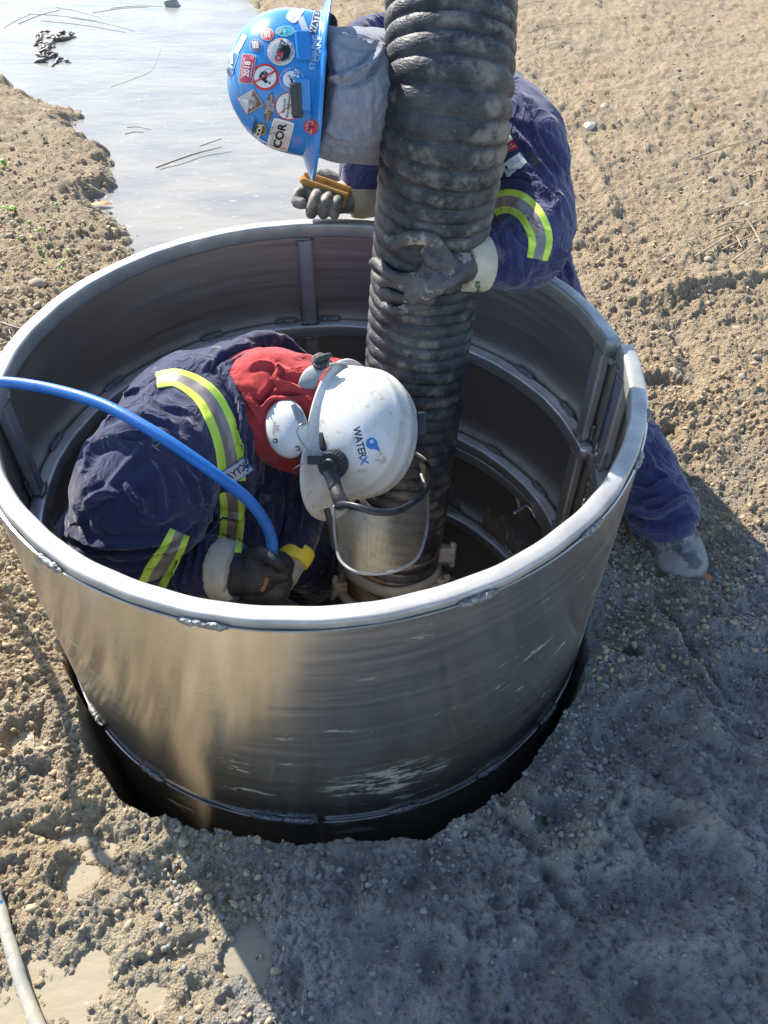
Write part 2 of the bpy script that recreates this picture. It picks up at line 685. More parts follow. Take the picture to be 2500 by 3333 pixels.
def steel(name, c1, c2, r1, r2, aniso=0.6, mudthr=0.63, scratch=True, met=1.0, rot=0.0, smear=False):
    """mill finish sheet: brushed, scratched, with dried mud smears; UV u = metres round, v = metres up"""
    m = bpy.data.materials.new(name)
    m.use_nodes = True
    N, L = m.node_tree.nodes, m.node_tree.links
    b = N['Principled BSDF']
    tc = N.new('ShaderNodeTexCoord')

    def noise(scale, sx, sy, detail=6, rough=0.6):
        mp = N.new('ShaderNodeMapping')
        mp.inputs['Scale'].default_value = (sx, sy, 1)
        L.new(tc.outputs['UV'], mp.inputs[0])
        n = N.new('ShaderNodeTexNoise')
        n.inputs['Scale'].default_value = scale
        n.inputs['Detail'].default_value = detail
        n.inputs['Roughness'].default_value = rough
        L.new(mp.outputs[0], n.inputs['Vector'])
        return n.outputs[0]

    def rng(x, a, bb, c=0, d=1):
        r = N.new('ShaderNodeMapRange')
        r.inputs[1].default_value, r.inputs[2].default_value, r.inputs[3].default_value, r.inputs[4].default_value = a, bb, c, d
        L.new(x, r.inputs[0])
        return r.outputs[0]

    def mixc(f, a, c):
        x = N.new('ShaderNodeMix'); x.data_type = 'RGBA'
        L.new(f, x.inputs[0])
        for s, k in ((a, 6), (c, 7)):
            if isinstance(s, tuple): x.inputs[k].default_value = (*s, 1)
            else: L.new(s, x.inputs[k])
        return x.outputs[2]

    def math2(op, a, c):
        x = N.new('ShaderNodeMath'); x.operation = op
        for s, k in ((a, 0), (c, 1)):
            if isinstance(s, (int, float)): x.inputs[k].default_value = s
            else: L.new(s, x.inputs[k])
        return x.outputs[0]
    big = rng(noise(3, 1, 1.6), 0.35, 0.65)
    col = mixc(big, c1, c2)
    # long horizontal scratches, gathered in patches
    scr = rng(noise(40, 0.35, 6, 3, 0.7), 0.60, 0.70)
    patch = rng(noise(2.2, 1, 1.5, 3), 0.52, 0.68)
    scr = math2('MULTIPLY', scr, patch)
    col = mixc(math2('MULTIPLY', scr, 0.5), col, (0.60, 0.58, 0.55))
    # mud smears
    mud = math2('MULTIPLY', rng(noise(9, 0.7, 2.4, 9, 0.68), mudthr, mudthr + 0.05), rng(noise(1.7, 1, 1.2, 3), 0.40, 0.58))
    if smear:
        for (u0, v0, ru, rv, th_) in ((-0.80, -0.49, 0.13, 0.07, 0.49), (-0.60, -0.30, 0.16, 0.10, 0.585), (-1.05, -0.10, 0.2, 0.05, 0.60), (-1.42, -0.09, 0.10, 0.05, 0.58)):
            vm = N.new('ShaderNodeVectorMath'); vm.operation = 'SUBTRACT'; vm.inputs[1].default_value = (u0, v0, 0)
            L.new(tc.outputs['UV'], vm.inputs[0])
            vs = N.new('ShaderNodeVectorMath'); vs.operation = 'MULTIPLY'; vs.inputs[1].default_value = (1 / ru, 1 / rv, 0)
            L.new(vm.outputs[0], vs.inputs[0])
            vl = N.new('ShaderNodeVectorMath'); vl.operation = 'LENGTH'; L.new(vs.outputs[0], vl.inputs[0])
            g = rng(vl.outputs['Value'], 0.4, 1.0, 1, 0)
            mud = math2('MAXIMUM', mud, math2('MULTIPLY', g, rng(noise(34, 0.5, 1.7, 10, 0.80), th_, th_ + 0.10, 0, 0.7)))
    specks = rng(noise(120, 1, 1, 2), 0.74, 0.77)
    mud = math2('MAXIMUM', mud, math2('MULTIPLY', specks, 0.6))
    col = mixc(mud, col, (0.33, 0.31, 0.29))
    L.new(col, b.inputs['Base Color'])
    ro = rng(noise(14, 0.25, 5), 0.3, 0.7, r1, r2)
    ro = math2('ADD', ro, math2('MULTIPLY', mud, 0.35))
    ro = math2('ADD', ro, math2('MULTIPLY', scr, 0.15))
    L.new(ro, b.inputs['Roughness'])
    L.new(rng(mud, 0, 1, met, 0.1), b.inputs['Metallic'])
    b.inputs['Anisotropic'].default_value = aniso
    b.inputs['Anisotropic Rotation'].default_value = rot
    tg = N.new('ShaderNodeTangent'); tg.direction_type = 'RADIAL'; tg.axis = 'Z'
    L.new(tg.outputs[0], b.inputs['Tangent'])
    bu = N.new('ShaderNodeBump')
    bu.inputs['Strength'].default_value = 0.10
    bu.inputs['Distance'].default_value = 0.002
    h = math2('ADD', noise(6, 0.5, 0.5, 2), math2('MULTIPLY', mud, 0.8))
    h = math2('ADD', h, math2('MULTIPLY', noise(26, 1.6, 0.12, 3), 0.30))
    L.new(h, bu.inputs['Height'])
    L.new(bu.outputs[0], b.inputs['Normal'])
    return m


M = {}
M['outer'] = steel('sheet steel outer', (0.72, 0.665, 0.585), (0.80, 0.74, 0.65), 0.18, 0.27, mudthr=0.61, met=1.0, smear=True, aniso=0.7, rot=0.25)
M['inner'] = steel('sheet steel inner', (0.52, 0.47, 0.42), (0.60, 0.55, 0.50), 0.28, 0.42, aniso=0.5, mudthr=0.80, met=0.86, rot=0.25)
M['rim'] = mat('tube steel', (0.48, 0.47, 0.44), (0.34, 0.34, 0.33), 18, 0.45, 0.6, 0.15, 40, mud=0.66, mudcol=(0.45, 0.42, 0.38), mudscale=20, r2=0.55)
M['tube'] = mat('dull tube steel', (0.68, 0.68, 0.68), (0.52, 0.52, 0.52), 12, 0.38, 0.8, 0.15, 50, mud=0.68, mudscale=22, r2=0.5)
M['weld'] = mat('weld bead', (0.34, 0.335, 0.33), (0.14, 0.14, 0.14), 150, 0.5, 0.6, 0.8, 300, bdist=0.003)
M['hose'] = mat('muddy black rubber', (0.020, 0.024, 0.031), (0.062, 0.066, 0.074), 40, 0.5, 0, 0.6, 120, mud=0.55, mudcol=(0.165, 0.15, 0.135), mudscale=24, spec=0.4, stretch=(1, 1, 3.2), bdist=0.003)
M['rust'] = mat('rusty muddy iron', (0.16, 0.10, 0.06), (0.26, 0.20, 0.15), 26, 0.75, 0.1, 0.7, 70, mud=0.50, mudcol=(0.30, 0.26, 0.21), mudscale=18, bdist=0.004)
M['clay'] = mat('wet grey clay', (0.34, 0.32, 0.28), (0.28, 0.26, 0.22), 20, 0.5, 0, 0.4, 60)
M['navy'] = mat('navy cotton', (0.017, 0.021, 0.062), (0.028, 0.031, 0.078), 16, 0.85, 0, 0.5, 500, sheen=0.3, mud=0.63, mudcol=(0.11, 0.10, 0.10), mudscale=24, wrinkle=1, spec=0.2, bdist=0.001)
M['navyworn'] = mat('dusty navy cotton', (0.030, 0.030, 0.050), (0.055, 0.048, 0.055), 14, 0.88, 0, 0.35, 700, sheen=0.3, mud=0.66, mudcol=(0.16, 0.13, 0.12), mudscale=20, spec=0.2, bdist=0.001)
M['pants'] = mat('navy cotton with mud', (0.030, 0.034, 0.105), (0.042, 0.047, 0.125), 14, 0.85, 0, 0.5, 500, sheen=0.25, wrinkle=1, mud=0.61, mudcol=(0.11, 0.10, 0.11), mudscale=16, spec=0.2, bdist=0.001)
M['grey'] = mat('heather grey fleece', (0.20, 0.22, 0.27), (0.27, 0.29, 0.34), 130, 0.9, 0, 0.3, 500, sheen=0.2, wrinkle=0.7, spec=0.15, stretch=(1, 1, 0.5), bdist=0.001)
M['red'] = mat('red fleece', (0.36, 0.035, 0.035), (0.46, 0.055, 0.055), 12, 0.9, 0, 0.3, 500, sheen=0.2, spec=0.15, wrinkle=0.7, bdist=0.001)
M['yellow'] = mat('fluorescent yellow tape', (0.62, 0.80, 0.09), (0.52, 0.72, 0.08), 30, 0.6, 0, 0.2, 300, mud=0.74, mudscale=40)
M['silver'] = mat('grey reflective tape', (0.30, 0.26, 0.23), (0.25, 0.22, 0.20), 25, 0.45, 0.3, 0.2, 400)
M['cream'] = mat('cream glove cuff', (0.52, 0.47, 0.36), (0.40, 0.365, 0.29), 22, 0.7, 0, 0.3, 120, mud=0.64, mudcol=(0.24, 0.22, 0.19), mudscale=40)
M['glove'] = mat('muddy dark glove', (0.035, 0.037, 0.044), (0.09, 0.088, 0.085), 18, 0.6, 0, 0.6, 160, wrinkle=0.6, mud=0.56, mudcol=(0.33, 0.29, 0.25), mudscale=20, bdist=0.002)
M['gloveclay'] = mat('glove caked in clay', (0.10, 0.097, 0.09), (0.20, 0.17, 0.13), 20, 0.6, 0, 0.5, 120, mud=0.5, mudcol=(0.26, 0.23, 0.19), mudscale=30, bdist=0.003)
M['gloveblack'] = mat('black rubber glove', (0.012, 0.013, 0.015), (0.03, 0.03, 0.03), 20, 0.5, 0, 0.6, 260, mud=0.66, mudcol=(0.14, 0.13, 0.11), mudscale=60)
M['gloveyellow'] = mat('pale glove', (0.36, 0.33, 0.27), (0.28, 0.25, 0.20), 12, 0.6, 0, 0.3, 100)
M['boot'] = mat('boot caked in grey mud', (0.17, 0.17, 0.165), (0.26, 0.25, 0.235), 12, 0.55, 0, 0.6, 50, mud=0.50, mudcol=(0.085, 0.082, 0.08), mudscale=14, bdist=0.004)
M['sole'] = mat('orange boot sole', (0.45, 0.16, 0.06), (0.30, 0.26, 0.2), 18, 0.6, 0, 0.3, 60)
M['skin'] = mat('skin', (0.45, 0.26, 0.19), (0.50, 0.30, 0.22), 20, 0.5)
M['hair'] = mat('brown hair', (0.06, 0.04, 0.03), None, 40, 0.6, 0, 0.5, 300)
M['blueshell'] = mat('glossy blue plastic', (0.025, 0.20, 0.52), (0.03, 0.225, 0.56), 6, 0.22, 0, 0.05, 60, mud=0.73, mudcol=(0.2, 0.3, 0.42), mudscale=50, spec=0.55)
M['whiteshell'] = mat('scuffed white plastic', (0.70, 0.69, 0.64), (0.57, 0.55, 0.49), 14, 0.34, 0, 0.15, 60, mud=0.57, mudcol=(0.47, 0.42, 0.34), mudscale=46, spec=0.5)
M['whiteplain'] = mat('white plastic', (0.72, 0.71, 0.68), (0.62, 0.61, 0.57), 18, 0.4, 0, 0.1, 60, mud=0.71, mudcol=(0.3, 0.27, 0.22), mudscale=50)
M['black'] = mat('black plastic', (0.012, 0.014, 0.018), (0.035, 0.038, 0.042), 30, 0.38, 0, 0.3, 120, mud=0.66, mudcol=(0.2, 0.19, 0.17), mudscale=60)
M['greyplastic'] = mat('grey plastic', (0.22, 0.23, 0.24), (0.30, 0.31, 0.32), 20, 0.35)
M['wire'] = mat('spring wire', (0.35, 0.34, 0.33), None, 20, 0.3, 1.0)
M['bluehose'] = mat('blue rubber hose', (0.008, 0.115, 0.40), (0.012, 0.14, 0.44), 20, 0.42, 0, 0.25, 240, mud=0.71, mudcol=(0.25, 0.3, 0.36), mudscale=50)
M['ochre'] = mat('ochre painted muddy bar', (0.52, 0.27, 0.06), (0.36, 0.19, 0.06), 30, 0.6, 0, 0.5, 90, mud=0.60, mudcol=(0.10, 0.085, 0.06), mudscale=50)
M['stone'] = mat('pale limestone pebble', (0.36, 0.30, 0.22), (0.27, 0.22, 0.165), 30, 0.75, 0, 0.4, 120)
M['whitestone'] = mat('smooth white stone', (0.62, 0.57, 0.48), (0.52, 0.48, 0.40), 10, 0.55, 0, 0.2, 60)
M['straw'] = mat('dry straw', (0.42, 0.33, 0.20), (0.30, 0.23, 0.14), 30, 0.7, 0, 0.4, 90)
M['twig'] = mat('dark wet twig', (0.10, 0.075, 0.055), (0.18, 0.14, 0.10), 30, 0.5, 0, 0.5, 120)
M['leaf'] = mat('orange dead leaf', (0.50, 0.17, 0.02), (0.36, 0.10, 0.02), 30, 0.5, 0, 0.3, 90)
M['sprout'] = mat('green seedling', (0.16, 0.30, 0.03), (0.22, 0.36, 0.05), 40, 0.6)
# printing inks
def ink(n, c, r=0.4):
    return mat(n, c, tuple(v * 0.86 for v in c), 30, r, mud=0.76, mudcol=(0.3, 0.28, 0.25), mudscale=60)
I = dict(white=ink('white print', (0.72, 0.72, 0.70)), black=ink('black print', (0.015, 0.015, 0.018)), red=ink('red print', (0.55, 0.03, 0.03)),
         crimson=ink('crimson print', (0.42, 0.03, 0.07)), brown=ink('brown print', (0.20, 0.09, 0.06)), gold=ink('gold print', (0.40, 0.27, 0.06)),
         navy=ink('navy print', (0.02, 0.04, 0.16)), teal=ink('teal print', (0.03, 0.42, 0.50)), grey=ink('grey print', (0.30, 0.34, 0.38)),
         blue=ink('blue print', (0.03, 0.18, 0.48)), orange=ink('orange print', (0.62, 0.22, 0.06)), pale=ink('pale blue print', (0.42, 0.56, 0.68)),
         silver=ink('silver print', (0.48, 0.52, 0.56)), tanp=ink('tan print', (0.42, 0.36, 0.26)), green=ink('dark green print', (0.04, 0.10, 0.05)))
# ================================================================== steel form
RO, RW = 0.608, 0.6135      # outer radius of the ring tubes, outer radius of the sheet
TW, TH = 0.031, 0.036       # ring tube width and height
SEAM = radians(7.5)


def off(th):
    """the sheet end on the near side of the seam stands a little proud"""
    d = (SEAM - th) % (2 * pi)
    return 0.016 * math.exp(-d / radians(22)) - 0.003 * math.exp(-(2 * pi - d) / radians(15))


def arc_angles(a0, a1, n):
    return [a0 + (a1 - a0) * i / (n - 1) for i in range(n)]


def set_uv(o, fn):
    me = o.data
    uv = me.uv_layers.new(name='UV')
    for p in me.polygons:
        a = [fn(me.vertices[me.loops[li].vertex_index].co) for li in p.loop_indices]
        us = [q[0] for q in a]
        if max(us) - min(us) > 2:
            a = [(q[0] + (2 * pi * 0.6 if q[0] < 0 else 0), q[1]) for q in a]
        for li, q in zip(p.loop_indices, a):
            uv.data[li].uv = q


def cyl_uv(co):
    return (math.atan2(co[1], co[0]) * 0.6, co[2])


def wall(name, z0, z1, rw, seam, parent, useoff=True, gap=0.006):
    n, k, t = 361, 26, 0.003
    A = arc_angles(seam + gap, seam + 2 * pi - gap, n)
    V, Fc, Mi = [], [], []
    for side, r in ((0, rw), (1, rw - t)):
        for j in range(k + 1):
            z = z0 + (z1 - z0) * j / k
            P = np.array([[cos(a) * 2.2, sin(a) * 2.2, z * 3.0] for a in A])
            nz = vnoise(P, 11) * 0.0012 + vnoise(P * 2.5, 12) * 0.0004
            for i, a in enumerate(A):
                q = r + (off(a) if useoff else 0) * (1 if z0 > -0.3 else 0.6) + nz[i]
                V.append((q * cos(a), q * sin(a), z))
    S = n * (k + 1)
    for j in range(k):
        for i in range(n - 1):
            a = j * n + i
            Fc.append((a, a + 1, a + n + 1, a + n)); Mi.append(0)
            b = S + a
            Fc.append((b, b + n, b + n + 1, b + 1)); Mi.append(1)
    for i in range(n - 1):
        Fc.append((i, S + i, S + i + 1, i + 1)); Mi.append(0)
        a = k * n + i
        Fc.append((a, a + 1, S + a + 1, S + a)); Mi.append(0)
    for i in (0, n - 1):
        for j in range(k):
            a = j * n + i
            Fc.append((a, a + n, S + a + n, S + a) if i == 0 else (a, S + a, S + a + n, a + n)); Mi.append(0)
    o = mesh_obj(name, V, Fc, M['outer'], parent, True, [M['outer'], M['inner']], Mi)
    set_uv(o, cyl_uv)
    e = o.modifiers.new('e', 'EDGE_SPLIT'); e.split_angle = radians(50)
    return o


def ring(name, ztop, ro, seam, m, parent, useoff=True, gap=0.012, w=TW, h=TH):
    n = 300
    A = arc_angles(seam + gap, seam + 2 * pi - gap, n)
    c = 0.006
    prof = []
    for cx, cz, a0 in ((-c, -c, 0), (-w + c, -c, 90), (-w + c, -h + c, 180), (-c, -h + c, 270)):
        for k in range(4):
            t = radians(a0 + 30 * k)
            prof.append((cx + c * cos(t), cz + c * sin(t)))
    V, Fc = [], []
    for i, a in enumerate(A):
        o2 = off(a) if useoff else 0
        dz = 0.004 * math.sin(a * 2 + 1) * 0.3
        wob = 0.0006 * math.sin(a * 17) + 0.0005 * math.sin(a * 41)
        for x, z in prof:
            r = ro + x + o2 + wob
            V.append((r * cos(a), r * sin(a), ztop + z + dz))
    q = len(prof)
    for i in range(n - 1):
        for j in range(q):
            Fc.append((i * q + j, i * q + (j + 1) % q, (i + 1) * q + (j + 1) % q, (i + 1) * q + j))
    Fc += [tuple(range(q)), tuple(range((n - 1) * q, n * q))]
    o = mesh_obj(name, V, Fc, m, parent, True)
    bm = bmesh.new(); bm.from_mesh(o.data); bmesh.ops.recalc_face_normals(bm, faces=bm.faces); bm.to_mesh(o.data); bm.free()
    set_uv(o, cyl_uv)
    return o


form = thing('manhole_form', 'round brushed steel form ring with square tube rim, standing in the dug hole', 'steel form', (0, 0, -0.62))
wall_top = wall('side_wall', -0.016, -0.612, RW, SEAM, form)
wall_low = wall('side_wall', -0.634, -1.24, RW + 0.004, radians(-88.3), form, useoff=False)
ring('rim_tube', 0.0, RO, SEAM, M['rim'], form)
for zt, sm in ((-0.282, SEAM), (-0.580, SEAM)):
    ring('ring_tube', zt, RO, sm, M['tube'], form)
for zt in (-0.619, -0.90, -1.2):
    ring('ring_tube', zt, RO + 0.004, radians(-88.3), M['tube'], form, useoff=False)


def post(az, z0, z1, w=0.036, d=0.022, parent=form):
    a = radians(az)
    rr = 0.5945 + off(a)
    e = np.array([cos(a), sin(a), 0]); t = np.array([-sin(a), cos(a), 0])
    MB().box(e * rr + np.array([0, 0, (z0 + z1) / 2]), (t * w / 2, e * d / 2, np.array([0, 0, abs(z1 - z0) / 2]))).build('post', M['tube'], parent, False, bevel=0.006)
    # weld at the foot and the head
    for z in (z0, z1):
        mb = MB()
        pts = [e * (rr - d / 2 - 0.001) + t * (w * 0.5 * s) + np.array([0, 0, z + (0.003 if z == z1 else -0.003)]) for s in (-1.1, -0.5, 0, 0.5, 1.1)]
        mb.tube(pts, [0.004, 0.006, 0.0055, 0.006, 0.004], 8, 3)
        if z == z1:
            for s in (-1, 1):
                mb.tube([e * 0.604 + t * (w * 0.56 * s) + np.array([0, 0, z + 0.004]), e * 0.603 + t * (w * 0.60 * s) + np.array([0, 0, z + 0.045])], 0.004, 8, 4)
        organic('weld_bead', mb, M['weld'], parent, 0.0015, 1, lambda P, N: 0.0012 * vnoise(P * 260, 3))


for az, zs in ((97, [(-0.038, -0.280), (-0.320, -0.578), (-0.657, -0.898)]), (187, [(-0.038, -0.280), (-0.320, -0.578)]),
               (12.3, [(-0.038, -0.280), (-0.320, -0.578)]), (3.2, [(-0.038, -0.280), (-0.320, -0.578)]), (277, [(-0.320, -0.578), (-0.657, -0.898)])):
    for z0, z1 in zs:
        post(az, z0, z1)


def bead(az, z, r, length=0.055, parent=form):
    n = 9
    s = length / r
    pts = []
    for i in range(n):
        a = radians(az) + s * (i / (n - 1) - 0.5)
        rr = r + off(a)
        pts.append((rr * cos(a), rr * sin(a), z + 0.0012 * math.sin(i * 2.4)))
    mb = MB().tube(pts, [0.004] + [0.0062 + 0.0008 * (i % 2) for i in range(n - 2)] + [0.004], 8, 3)
    organic('weld_bead', mb, M['weld'], parent, 0.0015, 1, lambda P, N: 0.0013 * vnoise(P * 300, 5))


for az in (122, 103, 92, 77, 58, 38, 22, 150, 172):
    bead(az, -0.280, 0.6055)
for az in (86, 64, 44, 26):
    bead(az, -0.578, 0.6055)
for az in (80, 55, 33, 100, 115):
    bead(az, -0.898, 0.609)
for az, ln in ((234, 0.05), (259, 0.07), (296, 0.06), (318, 0.05), (214, 0.07), (336, 0.04), (348, 0.03)):
    bead(az, -0.016, 0.6115, ln)
for az in (238, 262, 268, 287, 305, 322, 220):
    bead(az, -0.624, 0.617, 0.06)
bead(7.5, -0.045, 0.593, 0.02)

# spring pin on the far wall
pin_c = Vector((0.56, 0.125, -0.60))
ang = radians(12)
e = np.array([cos(ang), sin(ang), 0]); t = np.array([-sin(ang), cos(ang), 0])
pb = e * 0.545 + np.array([0, 0, -0.62])
ax = nrm(t * 0.55 + np.array([0, 0, 0.8]))
pb = e * 0.548 - t * 0.03 + np.array([0, 0, -0.66])
TWI = bvh(wall_top, wall_low)
_h, _n = hit(TWI, 1165, 1125)
pd = float((_h - CAM) @ FW) - 0.050
pA, pB, pC, pE, pF = D(1112, 1108, pd - 0.01), D(1139, 1091, pd), D(1150, 1106, pd), D(1178, 1144, pd + 0.004), D(1196, 1170, pd + 0.008)
pin = MB().tube([pA, (pA * 0.2 + pB * 0.8), pB * 0.5 + pC * 0.5 + (pB - pF) * 0.06, pC, pE, pF], 0.0058, 12, 5)
pin_o = pin.build('latch_pin', M['wire'], form)
ax = nrm(pF - pC); q1 = nrm(np.cross(ax, FW)); q2 = np.cross(ax, q1)
ln_ = np.linalg.norm(pE - pC) * 1.02
MB().tube([pC + ax * (ln_ * i / 170) + (q1 * cos(i * 0.63) + q2 * sin(i * 0.63)) * 0.0105 for i in range(171)], 0.0021, 6, 1).build('spring', M['wire'], pin_o)
MB().tube([pE, pE + ax * 0.014], 0.014, 14, 1, caps='flat').build('collar', M['rust'], pin_o)
MB().tube([pE + ax * 0.014, pF + ax * 0.02], 0.010, 14, 1, caps='flat').build('sleeve', M['rust'], pin_o)

# ================================================================== ground
GZ = -0.58


def poly_sd(px, py, poly):
    """signed distance, negative inside"""
    poly = np.asarray(poly)
    d = np.full(px.shape, 1e9)
    inside = np.zeros(px.shape, dtype=bool)
    n = len(poly)
    for i in range(n):
        a, b = poly[i], poly[(i + 1) % n]
        ex, ey = b - a
        wx, wy = px - a[0], py - a[1]
        tt = np.clip((wx * ex + wy * ey) / (ex * ex + ey * ey + 1e-12), 0, 1)
        d = np.minimum(d, (wx - ex * tt) ** 2 + (wy - ey * tt) ** 2)
        c = ((a[1] > py) != (b[1] > py)) & (px < (b[0] - a[0]) * (py - a[1]) / (b[1] - a[1] + 1e-12) + a[0])
        inside ^= c
    d = np.sqrt(d)
    return np.where(inside, -d, d)


WZ = GZ - 0.012
pond = [Zp(x, y, WZ)[:2] for x, y in ((-60, 60), (20, 170), (110, 215), (175, 240), (195, 290), (262, 385), (285, 402), (225, 440), (285, 460), (320, 500), (350, 560), (640, 640), (790, 520), (800, 430),
                                      (770, 360), (700, 300), (620, 170), (570, 60), (540, 0), (470, -60), (300, -160), (-100, -200), (-500, -100))]


DENTS = [(1430, 1830, 0.055, 0.022, 0.012), (1362, 1432, 0.020, 0.035, 0.006), (1110, 1760, 0.03, 0.02, 0.01), (210, 1862, 0.055, 0.026, 0.0), (60, 1590, 0.045, 0.03, 0.004), (40, 1720, 0.03, 0.02, 0.004), (560, 2050, 0.05, 0.018, 0.0),
         (1560, 1180, 0.05, 0.02, 0.01), (1440, 850, 0.07, 0.025, 0.01), (1420, 950, 0.05, 0.02, 0.01), (330, 2150, 0.03, 0.022, 0.0), (170, 2120, 0.04, 0.022, 0.0), (1530, 1900, 0.06, 0.02, 0.012), (860, 2120, 0.07, 0.018, 0.004), (1330, 2130, 0.06, 0.02, 0.01)]
RIDGES = [([(1090, 1790), (1180, 1900), (1240, 1990), (1310, 2010)], 0.010, -0.018), ([(1120, 1780), (1210, 1890), (1270, 1975)], 0.016, 0.018), ([(1400, 1330), (1480, 1450), (1560, 1540)], 0.014, 0.024), ([(1415, 1320), (1500, 1430), (1590, 1520)], 0.010, -0.02),
          ([(1500, 1580), (1580, 1640), (1659, 1700)], 0.016, 0.02), ([(900, 1850), (820, 1930), (760, 2050)], 0.02, 0.014), ([(1000, 1950), (1030, 2080), (1020, 2200)], 0.012, -0.016), ([(1240, 1560), (1190, 1680), (1110, 1760)], 0.018, 0.016),
          ([(40, 1640), (130, 1650), (200, 1740)], 0.014, 0.016), ([(20, 1800), (120, 1820), (190, 1810)], 0.010, -0.014), ([(300, 2080), (380, 2060), (440, 2030)], 0.008, -0.014), ([(1330, 560), (1450, 700), (1500, 840)], 0.03, -0.02), ([(1250, 330), (1320, 480)], 0.03, 0.03), ([(1380, 660), (1659, 600)], 0.03, 0.03)]


_lp = [Zp(a_, b_, GZ + 0.004) for a_, b_ in ((178, 1500), (186, 1590), (209, 1663), (270, 1742), (322, 1781), (410, 1796), (488, 1817), (610, 1839), (740, 1832), (828, 1835), (916, 1832), (986, 1787), (1073, 1742), (1134, 1664), (1204, 1577), (1248, 1498), (1265, 1420))]
LIP = np.array(sorted([(math.degrees(math.atan2(p_[1], p_[0])), max(0.626, math.hypot(p_[0], p_[1]))) for p_ in _lp] + [(-181, 0.624), (-165, 0.624), (-20, 0.624), (181, 0.624)]))


